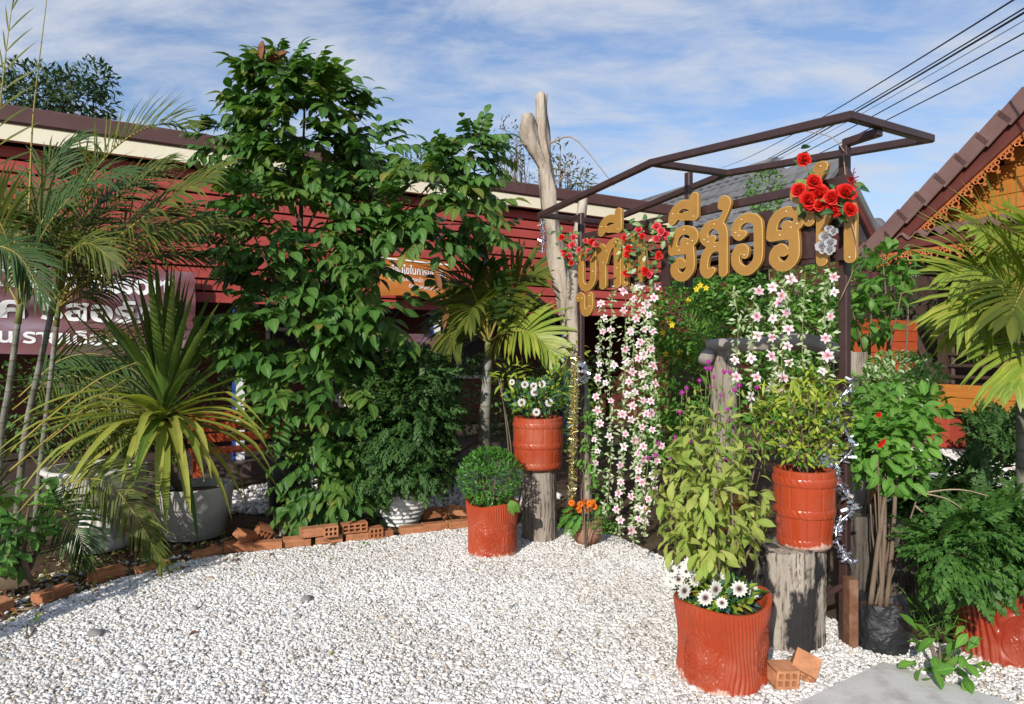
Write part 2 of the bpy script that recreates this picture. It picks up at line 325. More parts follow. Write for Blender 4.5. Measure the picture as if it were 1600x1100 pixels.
leafmat('leaf_rose', [(0.03, 0.10, 0.04), (0.05, 0.14, 0.05), (0.2, 0.32, 0.08)], 0.5, 0.25, rib=0.4)
leafmat('leaf_far', [(0.03, 0.06, 0.025), (0.045, 0.085, 0.03), (0.06, 0.10, 0.04)], 0.6, 0.2, rib=0.0, veins=False)
leafmat('leaf_far_dry', [(0.08, 0.085, 0.035), (0.12, 0.11, 0.05), (0.16, 0.13, 0.07)], 0.6, 0.2, rib=0.0, veins=False)
petalmat('petal_lily', (0.66, 0.10, 0.24), (0.83, 0.78, 0.79), mid=(0.80, 0.58, 0.64))
petalmat('petal_lily_pale', (0.6, 0.22, 0.32), (0.82, 0.80, 0.78), mid=(0.82, 0.76, 0.76))
petalmat('petal_white', (0.62, 0.60, 0.52), (0.74, 0.73, 0.70))
petalmat('petal_white_ring', (0.16, 0.06, 0.10), (0.74, 0.72, 0.68), mid=(0.72, 0.70, 0.64))
petalmat('petal_rose', (0.42, 0.008, 0.008), (0.68, 0.022, 0.014), mid=(0.58, 0.014, 0.010))
petalmat('petal_rose_pink', (0.55, 0.02, 0.05), (0.74, 0.10, 0.13), mid=(0.68, 0.05, 0.07))
petalmat('petal_purple', (0.3, 0.015, 0.22), (0.45, 0.03, 0.33))
petalmat('petal_orange', (0.6, 0.10, 0.01), (0.78, 0.20, 0.015))
petalmat('petal_yellow', (0.6, 0.42, 0.02), (0.8, 0.62, 0.03))
petalmat('petal_silver', (0.2, 0.2, 0.22), (0.5, 0.5, 0.53), rough=0.25)
mat_noise('flower_disc', [(0.035, 0.02, 0.03), (0.12, 0.07, 0.03)], 60, 0.8, 0.2, 0.3)
mat_noise('flower_disc_gold', [(0.45, 0.26, 0.03), (0.6, 0.4, 0.05)], 60, 0.8, 0.2, 0.3)

# ------------------------------------------------------------------ mesh helpers
class MB:
    def __init__(s): s.v = []; s.f = []; s.m = []; s.uv = []; s.sm = []
    def add(s, geo, M=None, mat=0, smooth=True):
        V, Fc, UV = geo
        V = np.asarray(V, dtype=np.float64)
        if M is not None:
            A = np.array(M); V = V @ A[:3, :3].T + A[:3, 3]
        b = getattr(s, 'n', 0)
        s.v.append(V); s.n = b + len(V)
        s.f += [tuple(i + b for i in f) for f in Fc]; s.m += [mat]*len(Fc); s.sm += [smooth and UV is not None]*len(Fc)
        s.uv.append(np.zeros((len(V), 2)) if UV is None else np.asarray(UV, dtype=np.float64))
        return s
    def mesh(s, name, mats):
        me = bpy.data.meshes.new(name)
        V = np.concatenate(s.v); UV = np.concatenate(s.uv)
        lens = np.fromiter((len(f) for f in s.f), dtype=np.int32, count=len(s.f))
        idx = np.fromiter((i for f in s.f for i in f), dtype=np.int32, count=int(lens.sum()))
        st = np.zeros(len(lens), dtype=np.int32); st[1:] = np.cumsum(lens)[:-1]
        me.vertices.add(len(V)); me.vertices.foreach_set('co', V.astype(np.float32).ravel())
        me.loops.add(len(idx)); me.loops.foreach_set('vertex_index', idx)
        me.polygons.add(len(lens)); me.polygons.foreach_set('loop_start', st)
        me.polygons.foreach_set('material_index', np.asarray(s.m, dtype=np.int32))
        me.polygons.foreach_set('use_smooth', np.asarray(s.sm, dtype=bool))
        me.update(calc_edges=True)
        uvl = me.uv_layers.new(name='UVMap'); uvl.data.foreach_set('uv', UV[idx].astype(np.float32).ravel())
        for m in (mats if isinstance(mats, (list, tuple)) else [mats]): me.materials.append(MATS[m])
        me.validate(); return me
WM = {}
def link(name, data, parent=None, M=None, kind=None):
    o = bpy.data.objects.new(name, data); COL.objects.link(o)
    M = M if M is not None else Matrix.Identity(4)
    if parent is not None:
        o.parent = parent; o.matrix_parent_inverse = WM[parent.name].inverted()
    o.matrix_basis = M
    WM[o.name] = M.copy()
    if kind: o['kind'] = kind
    return o
def part(name, mb, mats, parent, M=None, kind=None):
    return link(name, mb.mesh(name, mats) if isinstance(mb, MB) else mb, parent, M, kind)
def tag(o, label, cat, group=None):
    o['label'] = label; o['category'] = cat
    if group: o['group'] = group
    return o
def thing(name, label, cat, loc=(0, 0, 0), group=None):
    o = link(name, None, None, Matrix.Translation(Vector(loc)))
    return tag(o, label, cat, group)
def single(name, mb, mats, label, cat, group=None, M=None):
    return tag(part(name, mb, mats, None, M), label, cat, group)
def structure(name, mb, mats, parent=None): return part(name, mb, mats, parent, kind='structure' if parent is None else None)

def frame(p, d, up=UP, s=1.0):
    """matrix: local Y runs along d, local Z leans toward up"""
    y = Vector(d).normalized(); x = y.cross(Vector(up))
    if x.length < 1e-4: x = y.cross(Vector((0.3, 1, 0.1)))
    x.normalize(); z = x.cross(y)
    return Matrix(((x.x*s, y.x*s, z.x*s, p[0]), (x.y*s, y.y*s, z.y*s, p[1]), (x.z*s, y.z*s, z.z*s, p[2]), (0, 0, 0, 1)))
def box_geo(sx, sy, sz, bev=0.0):
    x, y, z = sx/2, sy/2, sz/2
    if bev <= 0:
        V = [(-x,-y,-z),(x,-y,-z),(x,y,-z),(-x,y,-z),(-x,-y,z),(x,-y,z),(x,y,z),(-x,y,z)]
        return V, [(0,3,2,1),(4,5,6,7),(0,1,5,4),(1,2,6,5),(2,3,7,6),(3,0,4,7)], None
    b = min(bev, x*0.9, y*0.9, z*0.9); V = []; Fc = []
    for zz, i in ((-z, b), (-z+b, 0), (z-b, 0), (z, b)):
        V += [(-x+i,-y+i,zz),(x-i,-y+i,zz),(x-i,y-i,zz),(-x+i,y-i,zz)]
    Fc.append((3,2,1,0))
    for k in range(3):
        for j in range(4):
            a = k*4+j; c = k*4+(j+1) % 4; Fc.append((a, c, c+4, a+4))
    Fc.append((12,13,14,15)); return V, Fc, None
def T(x, y=None, z=None): return Matrix.Translation(Vector(x) if y is None else Vector((x, y, z)))
def RZ(a): return Matrix.Rotation(a, 4, 'Z')
def RX(a): return Matrix.Rotation(a, 4, 'X')
def RY(a): return Matrix.Rotation(a, 4, 'Y')
def catmull(pts, n):
    pts = [Vector(p) for p in pts]
    if len(pts) == 2: return [pts[0].lerp(pts[1], i/n) for i in range(n+1)]
    Q = [2*pts[0]-pts[1]] + pts + [2*pts[-1]-pts[-2]]; out = []
    m = len(pts)-1
    for i in range(n+1):
        t = i/n*m; k = min(int(t), m-1); t -= k
        a, b, c, d = Q[k:k+4]
        out.append(0.5*((2*b) + (c-a)*t + (2*a-5*b+4*c-d)*t*t + (3*b-a-3*c+d)*t**3))
    return out
def tube_geo(pts, radii, n=7, cap=True, wob=0.0):
    pts = [Vector(p) for p in pts]; k = len(pts)
    if isinstance(radii, (int, float)): radii = [radii]*k
    elif len(radii) != k: radii = list(np.interp(np.linspace(0, 1, k), np.linspace(0, 1, len(radii)), radii))
    V = []; UV = []; Fc = []; ref = None
    for i in range(k):
        t = (pts[min(i+1, k-1)] - pts[max(i-1, 0)]).normalized()
        if ref is None: ref = t.orthogonal().normalized()
        ref = (ref - t*ref.dot(t)).normalized(); b = t.cross(ref)
        for j in range(n):
            a = 2*PI*j/n; r = radii[i]
            if wob: r *= 1 + wob*mnoise.noise(Vector((pts[i].x*3+math.cos(a)*2, pts[i].y*3+math.sin(a)*2, pts[i].z*4)))
            V.append(pts[i] + (ref*math.cos(a) + b*math.sin(a))*r); UV.append((j/n, i/(k-1)))
    for i in range(k-1):
        for j in range(n):
            Fc.append((i*n+j, i*n+(j+1) % n, (i+1)*n+(j+1) % n, (i+1)*n+j))
    if cap:
        Fc.append(tuple(range(n-1, -1, -1))); Fc.append(tuple((k-1)*n+j for j in range(n)))
    return [tuple(v) for v in V], Fc, UV
def bar_geo(a, b, w, h=None, up=UP, ov=0.0):
    """square pipe from a to b"""
    a = Vector(a); b = Vector(b); d = (b-a).normalized(); a = a-d*ov; b = b+d*ov; h = h or w
    M = frame((a+b)/2, d, up)
    V, Fc, _ = box_geo(w, (b-a).length, h, min(w, h)*0.12)
    return [tuple(M @ Vector(v)) for v in V], Fc, None
def rings_geo(Rr, Z, close_bottom=False, close_top=False):
    """Rr, Z: m x n arrays of radius and height round the axis"""
    m, n = Rr.shape; th = np.linspace(0, 2*PI, n, endpoint=False)
    V = np.stack([Rr*np.cos(th), Rr*np.sin(th), Z], axis=-1).reshape(-1, 3)
    Fc = [(i*n+j, i*n+(j+1) % n, (i+1)*n+(j+1) % n, (i+1)*n+j) for i in range(m-1) for j in range(n)]
    if close_bottom: Fc.append(tuple(range(n-1, -1, -1)))
    if close_top: Fc.append(tuple((m-1)*n+j for j in range(n)))
    UV = np.stack(np.meshgrid(np.linspace(0, 1, n), np.linspace(0, 1, m)), axis=-1).reshape(-1, 2)
    return V, Fc, UV
def lathe_geo(profile, n=40, **k):
    Rr = np.array([[p[0]]*n for p in profile]); Z = np.array([[p[1]]*n for p in profile]); return rings_geo(Rr, Z, **k)
def ico_geo(sub=1, jit=0.0, seed=0, squash=(1, 1, 1)):
    import bmesh
    bm = bmesh.new(); bmesh.ops.create_icosphere(bm, subdivisions=sub, radius=1.0)
    r = random.Random(seed); off = Vector((r.random()*50, r.random()*50, r.random()*50))
    V = []
    for v in bm.verts:
        c = v.co * (1 + jit*mnoise.noise(v.co*1.3+off)*1.6); V.append((c.x*squash[0], c.y*squash[1], c.z*squash[2]))
    Fc = [tuple(x.index for x in f.verts) for f in bm.faces]; bm.free(); return V, Fc, [(0.5, 0.6)]*len(V)
def leaf_geo(L=1.0, W=0.4, segs=4, fold=0.25, droop=0.5, tip=0.42, base=0.04, wave=0.0):
    V = []; UV = []; Fc = []; y = z = 0.0
    for i in range(segs+1):
        t = i/segs
        a = -droop*t
        if i: y += math.cos(a)*L/segs; z += math.sin(a)*L/segs
        s = math.sin(PI * t**(math.log(0.5)/math.log(tip)))**0.85 if 0 < t < 1 else 0.0
        w = W/2*max(s, base if t < 0.5 else 0.015)
        zz = z + fold*w + (wave*math.sin(t*9)*w if wave else 0)
        V += [(-w, y, zz), (0, y, z), (w, y, zz)]; UV += [(0, t), (0.5, t), (1, t)]
        if i:
            b = (i-1)*3; Fc += [(b, b+1, b+4, b+3), (b+1, b+2, b+5, b+4)]
    return V, Fc, UV
def merge(geos):
    m = MB()
    for g, M in geos: m.add(g, M)
    return np.concatenate(m.v), m.f, np.concatenate(m.uv)
def compound_geo(seed, n=4, L=0.42, ll=0.15, lw=0.075, hang=0.7):
    """a pinnate leaf: stalk, n pairs of leaflets and one at the tip"""
    r = random.Random(seed); gs = []
    pts = [Vector((0, t*L, -0.10*L*t*t*3*hang)) for t in (0, 0.25, 0.5, 0.75, 1.0)]
    gs.append((tube_geo(pts, [0.004, 0.002], 3, False), None))
    for i in range(n):
        t = 0.28 + 0.66*i/(n-0.4); c = catmull(pts, 20)[int(t*20)]
        for s in (-1, 1):
            l = ll*(0.8+0.35*math.sin(PI*(0.25+0.6*t)))*r.uniform(0.88, 1.1)
            d = Vector((s*1.0, 0.55+0.35*t+r.uniform(-0.1, 0.1), -hang*r.uniform(0.35, 0.85)))
            up = Vector((s*0.5*hang, 0.25, 1.0+r.uniform(-0.2, 0.2)))
            gs.append((leaf_geo(l, lw*r.uniform(0.9, 1.12), 4, 0.3, r.uniform(0.3, 0.8), 0.45), frame(c, d, up)))
    gs.append((leaf_geo(ll*1.15, lw*1.1, 4, 0.3, 0.6, 0.45), frame(pts[-1], Vector((0, 1, -0.5*hang)), UP)))
    return merge(gs)
def spray_geo(seed, L=0.16, n=7, w=0.012):
    """a flat lacy conifer spray"""
    r = random.Random(seed); V = []; Fc = []; UV = []
    def blade(p, d, l, wd):
        d = Vector(d).normalized(); s = Vector((-d.y, d.x, 0.0)).normalized(); b = len(V)
        m = p + d*l*0.45; e = p + d*l + Vector((0, 0, -l*0.25))
        V.extend([tuple(p), tuple(m+s*wd+Vector((0,0,wd*0.4))), tuple(e), tuple(m-s*wd+Vector((0,0,wd*0.4)))])
        UV.extend([(0.5, 0), (0, 0.5), (0.5, 1), (1, 0.5)]); Fc.append((b, b+1, b+2, b+3))
    prev = Vector((0, 0, 0))
    for i in range(n):
        t = (i+1)/n; c = Vector((r.uniform(-0.01, 0.01), t*L, -0.35*L*t*t))
        blade(prev, c-prev, (c-prev).length*1.3, w*0.7)
        for s in (-1, 1):
            l = L*0.55*(1.05-t*0.75)*r.uniform(0.75, 1.15); d = Vector((s*0.9, 0.75, -0.15+r.uniform(-0.25, 0.15)))
            blade(c, d, l, w)
            if l > L*0.22:
                q = c + d.normalized()*l*0.5
                blade(q, Vector((s*0.25, 1.0, -0.2)), l*0.55, w*0.8); blade(q, Vector((s*1.2, 0.15, -0.2)), l*0.4, w*0.7)
        prev = c
    blade(prev, Vector((0, 1, -0.6)), L*0.2, w); return V, Fc, UV
def strap_geo(p0, d, L, W, bend, segs=9, kink=None, twist=0.0):
    """a long strap leaf that rises along d and gives way to its own weight"""
    p = Vector(p0); d = Vector(d).normalized(); V = []; UV = []; Fc = []
    side0 = d.cross(UP)
    if side0.length < 0.05: side0 = Vector((1, 0, 0))
    side0.normalize()
    for i in range(segs+1):
        t = i/segs
        s = (Matrix.Rotation(twist*t, 3, d) @ side0); nrm = s.cross(d).normalized()
        w = W/2*(min(1.0, 0.55+1.6*t) if t < 0.3 else 1.0)*(1-max(0.0, (t-0.45)/0.55)**1.6)
        V += [tuple(p - s*w + nrm*w*0.35), tuple(p), tuple(p + s*w + nrm*w*0.35)]; UV += [(0, t), (0.5, t), (1, t)]
        if i:
            b = (i-1)*3; Fc += [(b, b+1, b+4, b+3), (b+1, b+2, b+5, b+4)]
        p = p + d*(L/segs)
        g = bend*(0.3+t*1.4)
        if kink is not None and abs(t-kink) < 0.6/segs: g += 2.6
        d = (d + Vector((0, 0, -1))*g/segs*1.6).normalized()
    return V, Fc, UV
def frond_geo(ctrl, n=26, Lm=0.4, W=0.022, hang=0.6, vee=0.25, start=0.12, sweep=(0.35, 1.3), rr=0.01, seed=1, upv=UP):
    """feather palm frond along control points: a rib and pairs of narrow leaflets; returns (rib, leaflets)"""
    r = random.Random(seed); C = catmull(ctrl, 40); V = []; Fc = []; UV = []
    for i in range(n):
        t = start + (1-start)*(i+0.5)/n
        k = min(int(t*40), 39); p = C[k].lerp(C[k+1], t*40-k); tg = (C[k+1]-C[max(k-1, 0)]).normalized()
        S = tg.cross(upv)
        if S.length < 0.05: S = Vector((1, 0, 0))
        S.normalize(); N = S.cross(tg)
        a = sweep[0] + (sweep[1]-sweep[0])*((t-start)/(1-start))**1.2
        ln = Lm*(0.55+0.45*math.sin(PI*min(1, 0.12+(t-start)/(1-start)*0.95)))*(1.0 if t < 0.9 else 0.72)
        for s in (-1, 1):
            l = ln*r.uniform(0.85, 1.1)
            d = (S*s*math.cos(a) + tg*math.sin(a) + N*vee*r.uniform(0.5, 1.4) + Vector((r.uniform(-.08, .08), r.uniform(-.08, .08), r.uniform(-.08, .08)))).normalized()
            b = len(V); wdir = d.cross(N).normalized(); q = p.copy(); w = W/2
            h = hang*r.uniform(0.6, 1.4)
            for j, (tt, ww) in enumerate(((0, 0.45), (0.3, 1.0), (0.65, 0.8), (1.0, 0.06))):
                V.append(tuple(q - wdir*w*ww + N*w*ww*0.5)); V.append(tuple(q + wdir*w*ww)); UV += [(0.1, tt), (0.9, tt)]
                if j:
                    x = b+(j-1)*2; Fc.append((x, x+1, x+3, x+2))
                q = q + d*l*0.34; d = (d + Vector((0, 0, -1))*h*0.42).normalized()
    rib = tube_geo([C[i] for i in range(0, 41, 3)] + [C[40]], [rr, rr*0.75, rr*0.45, rr*0.15], 6)
    return rib, (V, Fc, UV)

def blob_pts(r, n, c, rad, lo=0.55, hi=1.0, bottom=-1.0):
    out = []
    while len(out) < n:
        v = Vector((r.gauss(0, 1), r.gauss(0, 1), r.gauss(0, 1))).normalized()
        if v.z < bottom: continue
        k = (lo**3 + (hi**3-lo**3)*r.random())**(1/3.0)
        out.append((Vector((c[0]+v.x*rad[0]*k, c[1]+v.y*rad[1]*k, c[2]+v.z*rad[2]*k)), v))
    return out
def camkey(M):
    p = M.translation; d = (p - Vector((0, 0, CAMH))).length
    u = abs(p.x/max(p.y, .1)); w = abs((p.z-CAMH)/max(p.y, .1))
    return d + (50 if (u > 0.77 or w > 0.53) else 0)
def put_leaves(root, name, geos, mat, Ms, limit=300, rest='foliage', parts=True):
    """the leaves that show largest as single parts, all others joined"""
    mats = mat if isinstance(mat, list) else [mat]
    order = sorted(range(len(Ms)), key=lambda i: camkey(Ms[i])); lim = limit if parts else 0
    if lim:
        mbs = []
        for gi, g in enumerate(geos):
            for mi, mm in enumerate(mats): mbs.append(MB().add(g).mesh(name, mm))
        for i in order[:lim]:
            link(name, mbs[rnd.randrange(len(mbs))], root, Ms[i])
    if len(order) > lim:
        m = MB()
        for i in order[lim:]: m.add(geos[rnd.randrange(len(geos))], Ms[i], rnd.randrange(len(mats)))
        part(rest, m, mats, root, kind='stuff')
def bush_M(r, pts, size=(0.8, 1.2), outw=1.0, upw=0.4, jit=0.5, droop=0.0, nup=0.8):
    Ms = []
    for p, v in pts:
        d = v*outw + UP*(upw-droop) + Vector((r.gauss(0, jit), r.gauss(0, jit), r.gauss(0, jit)))
        nrm = UP*nup + v*0.8 + Vector((r.gauss(0, 0.35), r.gauss(0, 0.35), r.gauss(0, 0.35)))
        Ms.append(frame(p, d, nrm, r.uniform(*size)))
    return Ms
def branches(root, base, tips, r0=0.03, r1=0.006, mat='bark_brown', name='branch', seed=3, n=6, sides=6):
    r = random.Random(seed)
    for t in tips:
        b = Vector(base) if not isinstance(base, list) else Vector(r.choice(base)); t = Vector(t)
        m = b.lerp(t, 0.5) + Vector((r.uniform(-.06, .06), r.uniform(-.06, .06), 0.05))*(t-b).length
        part(name, MB().add(tube_geo(catmull([b, m, t], n), [r0, r1], sides)), mat, root)

# ------------------------------------------------------------------ ground
def poly_sheet(pts, z): return [(x, y, z) for x, y in pts], [tuple(range(len(pts)))], None
structure('ground', MB().add(poly_sheet([(-60, -20), (60, -20), (60, 90), (-60, 90)], -0.03)), 'earth')
FRONT = [(-3.1, 0.4), (3.4, 0.4), (3.1, 3.2), (2.05, 3.55), (1.85, 3.75), (1.2, 4.75), (0.85, 5.55), (0.1, 5.95), (-0.42, 5.85), (-1.2, 5.42), (-2.25, 4.98), (-2.62, 4.45), (-2.85, 3.7), (-3.1, 3.2)]
BACK = [(-3.3, 6.6), (-1.6, 6.2), (-0.3, 6.4), (0.5, 7.0), (0.2, 9.5), (-2.5, 8.6)]
RIGHT = [(3.3, 5.4), (5.6, 4.2), (9.5, 7.0), (7.6, 9.4), (6.3, 11.2), (4.3, 11.0), (3.6, 8.0)]
LEFTBED = [(-3.2, 3.2), (-2.85, 3.7), (-2.62, 4.45), (-2.25, 4.98), (-2.6, 5.2), (-3.3, 4.6), (-3.9, 3.8)]
for nm, pl, z in (('gravel_yard', FRONT, 0.0), ('gravel_path', BACK, -0.012), ('gravel_path', RIGHT, -0.012)):
    structure(nm, MB().add(poly_sheet(pl, z)), 'gravel_bed')
def inside(pl, x, y):
    c = np.zeros(len(x), bool); j = len(pl)-1
    for i in range(len(pl)):
        xi, yi = pl[i]; xj, yj = pl[j]
        c ^= ((yi > y) != (yj > y)) & (x < (xj-xi)*(y-yi)/((yj-yi) or 1e-9)+xi); j = i
    return c
rock_col = bpy.data.collections.new('pebble_kinds')
for k in range(6):
    g = ico_geo(2, 0.42, k+3, (1.0, 0.78+0.05*(k % 3), 0.5+0.05*(k % 4)))
    ro = bpy.data.objects.new('pebble_kind', MB().add(g).mesh('pebble_kind', 'pebble')); rock_col.objects.link(ro)
def gravel(name, pl, dens, size, z, seed, keep=None):
    r = np.random.RandomState(seed); a = np.array(pl); lo = a.min(0); hi = a.max(0); n = int((hi-lo).prod()*dens)
    x = r.uniform(lo[0], hi[0], n); y = r.uniform(lo[1], hi[1], n); m = inside(pl, x, y)
    m &= (np.abs(x) < y*0.77+0.25) & (y > 2.75)
    if keep is not None: m &= r.rand(n) < keep(x, y)
    x, y = x[m], y[m]; n = len(x)
    s = size*np.exp(r.normal(0, 0.28, n)); s[r.rand(n) < 0.02] *= 1.6
    me = bpy.data.meshes.new(name); me.vertices.add(n)
    me.vertices.foreach_set('co', np.stack([x, y, z + r.uniform(-0.004, 0.006, n)*(size/0.012)], 1).astype(np.float32).ravel())
    for an, t in (('rot', 'FLOAT_VECTOR'), ('sc', 'FLOAT')): me.attributes.new(an, t, 'POINT')
    me.attributes['rot'].data.foreach_set('vector', np.stack([r.normal(0, 0.35, n), r.normal(0, 0.35, n), r.uniform(0, 6.28, n)], 1).astype(np.float32).ravel())
    me.attributes['sc'].data.foreach_set('value', s.astype(np.float32))
    o = link(name, me, kind='stuff'); o['label'] = 'white and cream pebbles'
    ng = bpy.data.node_groups.new('scatter', 'GeometryNodeTree')
    ng.interface.new_socket('Geometry', in_out='INPUT', socket_type='NodeSocketGeometry'); ng.interface.new_socket('Geometry', in_out='OUTPUT', socket_type='NodeSocketGeometry')
    N = ng.nodes; L = ng.links; gi = N.new('NodeGroupInput'); go = N.new('NodeGroupOutput'); ip = N.new('GeometryNodeInstanceOnPoints'); ci = N.new('GeometryNodeCollectionInfo')
    ci.inputs['Collection'].default_value = rock_col; ci.inputs['Separate Children'].default_value = True; ci.inputs['Reset Children'].default_value = True
    ar = N.new('GeometryNodeInputNamedAttribute'); ar.data_type = 'FLOAT_VECTOR'; ar.inputs[0].default_value = 'rot'
    as_ = N.new('GeometryNodeInputNamedAttribute'); as_.data_type = 'FLOAT'; as_.inputs[0].default_value = 'sc'
    L.new(gi.outputs[0], ip.inputs['Points']); L.new(ci.outputs[0], ip.inputs['Instance']); ip.inputs['Pick Instance'].default_value = True
    L.new(ar.outputs[0], ip.inputs['Rotation']); L.new(as_.outputs[0], ip.inputs['Scale']); L.new(ip.outputs[0], go.inputs[0])
    md = o.modifiers.new('scatter', 'NODES'); md.node_group = ng
    return o
gravel('gravel', FRONT, 8800, 0.0080, 0.002, 1)
gravel('gravel', RIGHT, 420, 0.026, -0.004, 2)
gravel('gravel', BACK, 420, 0.024, -0.004, 3)
gravel('gravel', LEFTBED, 900, 0.012, -0.022, 5, lambda x, y: 0.35+0*x)

# paving slab at the near right, level with the gravel
c0 = Vector((1.764, 3.245, 0)); ea = Vector((-0.83, -0.556, 0)); eb = Vector((0.67, -0.74, 0))
sl = [c0, c0+ea*1.4, c0+ea*1.4+eb*1.0, c0+eb*1.0]
V = [(p.x, p.y, 0.028) for p in sl] + [(p.x, p.y, -0.04) for p in sl]
structure('paving_slab', MB().add((V, [(0, 1, 2, 3), (0, 4, 5, 1), (1, 5, 6, 2), (2, 6, 7, 3), (3, 7, 4, 0)], None), smooth=False), 'concrete')

# ------------------------------------------------------------------ long house with red siding
E1 = Vector((0.857, 0.516, 0)).normalized(); N1 = Vector((E1.y, -E1.x, 0)); A0 = Vector((-5.4, 7.2, 0))
def HL(s, o, z): return A0 + E1*s + N1*o + UP*z
def lbox(s0, s1, o0, o1, z0, z1, bev=0.0):
    M = Matrix.Translation(HL((s0+s1)/2, (o0+o1)/2, (z0+z1)/2)) @ RZ(math.atan2(E1.y, E1.x))
    V, Fc, _ = box_geo(s1-s0, abs(o1-o0), z1-z0, bev); return [tuple(M @ Vector(v)) for v in V], Fc, None
house = thing('house', 'long low house with dark red board siding under a cream and brown eave', 'house', HL(2.7, 0, 0))
for a, b in ((-5, -1), (-1, 3), (3, 6.4), (6.4, 9.49)):
    part('roof_cap', MB().add(lbox(a+0.003, b-0.003, -0.35, 0.275, 3.86, 4.05, 0.02)), 'brown_metal', house)
part('fascia', MB().add(lbox(-5, 9.4, 0.16, 0.24, 3.69, 3.858)), 'cream_paint', house)
part('roof', MB().add(lbox(-5, 9.4, -6, -0.355, 3.7, 4.0)), 'brown_metal', house)
part('wall', MB().add(lbox(-5, 9.3, -0.12, 0.0, 2.10, 3.688)), 'gap_shade', house)  # near-black wall paints in the shadow between the siding boards
for k in range(11):
    z0 = 2.09 + k*0.1455; cuts = [-5, -2.4+(k % 3)*0.7, 1.3+(k*37 % 11)*0.16, 4.6+(k*53 % 7)*0.2, 7.4-(k % 2)*0.6, 9.36]
    for a, b in zip(cuts, cuts[1:]):
        M = Matrix.Translation(HL((a+b)/2, 0.045, z0+0.066)) @ RZ(math.atan2(E1.y, E1.x)) @ RX(-0.10+rnd.uniform(-0.015, 0.015))
        part('siding_board', MB().add(box_geo(b-a-0.008, 0.022, 0.124, 0.004)), 'red_board', house, M)
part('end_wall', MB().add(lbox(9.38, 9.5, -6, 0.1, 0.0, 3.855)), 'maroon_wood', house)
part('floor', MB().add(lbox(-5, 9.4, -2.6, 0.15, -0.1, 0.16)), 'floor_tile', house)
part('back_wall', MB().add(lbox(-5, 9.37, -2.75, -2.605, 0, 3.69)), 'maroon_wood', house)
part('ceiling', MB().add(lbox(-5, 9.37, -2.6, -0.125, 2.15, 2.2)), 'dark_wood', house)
for s in (-2.0, 2.39, 5.06, 7.4):
    po = part('post', MB().add(lbox(s-0.05, s+0.05, -0.12, -0.02, 0.161, 2.09)), 'white_paint', house)
    part('blue_stripe', MB().add(lbox(s-0.085, s-0.052, -0.115, -0.025, 0.161, 2.08)), 'blue_paint', po)
for s in (0.2, 3.2, 6.0):
    w = part('window', MB().add(lbox(s, s+1.3, -2.6, -2.56, 1.0, 1.9)), 'white_paint', house)
    for k in (0, 1): part('pane', MB().add(lbox(s+0.06+k*0.62, s+0.62+k*0.62, -2.558, -2.545, 1.06, 1.84)), 'black_plastic', w)

# ---- text helper: lettering as flat print
def text_geo(s, bold=0.0, width=None, height=None):
    cu = bpy.data.curves.new('txt', 'FONT'); cu.body = s; cu.size = 1; cu.offset = bold; cu.resolution_u = 3
    o = bpy.data.objects.new('txt', cu); COL.objects.link(o)
    bpy.context.view_layer.update()
    me = bpy.data.meshes.new_from_object(o.evaluated_get(bpy.context.evaluated_depsgraph_get()))
    V = np.array([v.co[:] for v in me.vertices]); Fc = [tuple(p.vertices) for p in me.polygons]
    bpy.data.objects.remove(o); bpy.data.curves.remove(cu); bpy.data.meshes.remove(me)
    V[:, 0] -= V[:, 0].min(); b = V[:, 0].max()
    if width: V[:, 0] *= width/b; V[:, 1:] *= (height or width/b)
    return V, Fc
def banner(name, label, mat, fn, w, h, lines, edge=None):
    """a hung cloth; fn(x, y) gives its world point, lines = (text, x, y, width, vertical scale)"""
    root = thing(name, label, 'banner', fn(0, 0))
    nx, ny = 48, 40; m = MB(); V = []; UV = []
    for j in range(ny+1):
        for i in range(nx+1): V.append(tuple(fn(w*i/nx, h*j/ny))); UV.append((i/nx, j/ny))
    m.add((V, [(j*(nx+1)+i, j*(nx+1)+i+1, (j+1)*(nx+1)+i+1, (j+1)*(nx+1)+i) for j in range(ny) for i in range(nx)], UV))
    part('cloth', m, mat, root)
    for t, x, y, wd, sc, bold in lines:
        V, Fc = text_geo(t, bold, wd, sc); m = MB()
        m.add(([tuple(fn(x+a, y+b, 0.006)) for a, b, _ in V], Fc, None)); part('lettering', m, 'print_white', root)
    if edge:
        part('hem', MB().add(([tuple(fn(a, b, 0.004)) for a, b in ((0, h-0.02), (w, h-0.02), (w, h), (0, h))], [(0, 1, 2, 3)], None)), edge, root)
    return root
def f_purple(x, y, o=0.0): return HL(-2.2+x, 0.26+o+0.045*math.sin(y*9+x*0.5)+0.02*math.sin(x*2.2+y*3)+0.014*math.sin(y*23-x*1.7), 1.55+y - 0.03*x)
banner('banner', 'large wrinkled purple cloth banner with white Boutique Resort lettering on house front', 'banner_purple', f_purple, 4.05, 1.0,
       [('Boutique Resort', 1.80, 0.70, 2.02, 0.36, 0.03), ('บูทีค รีสอร์ท', 1.72, 0.38, 1.95, 0.30, 0.03), ('รายวัน รายเดือน', 1.72, 0.12, 1.55, 0.2, 0.025)])
def f_orange(x, y, o=0.0): return HL(4.08+x, 0.26+o+0.02*math.sin(y*9+x*3), 2.25 + y - 0.03*x + 0.03*math.sin(x*3.2))
banner('banner', 'small orange cloth banner with white lettering and white hem behind leafy tree', 'banner_orange', f_orange, 1.05, 0.52,
       [('เงื่อนไขในการเข้าพัก', 0.14, 0.30, 0.84, 0.145, 0.02), ('กรุณาแจ้งล่วงหน้า', 0.14, 0.2, 0.5, 0.075, 0.01), ('ติดต่อสอบถาม', 0.42, 0.11, 0.42, 0.07, 0.01)], 'print_white')
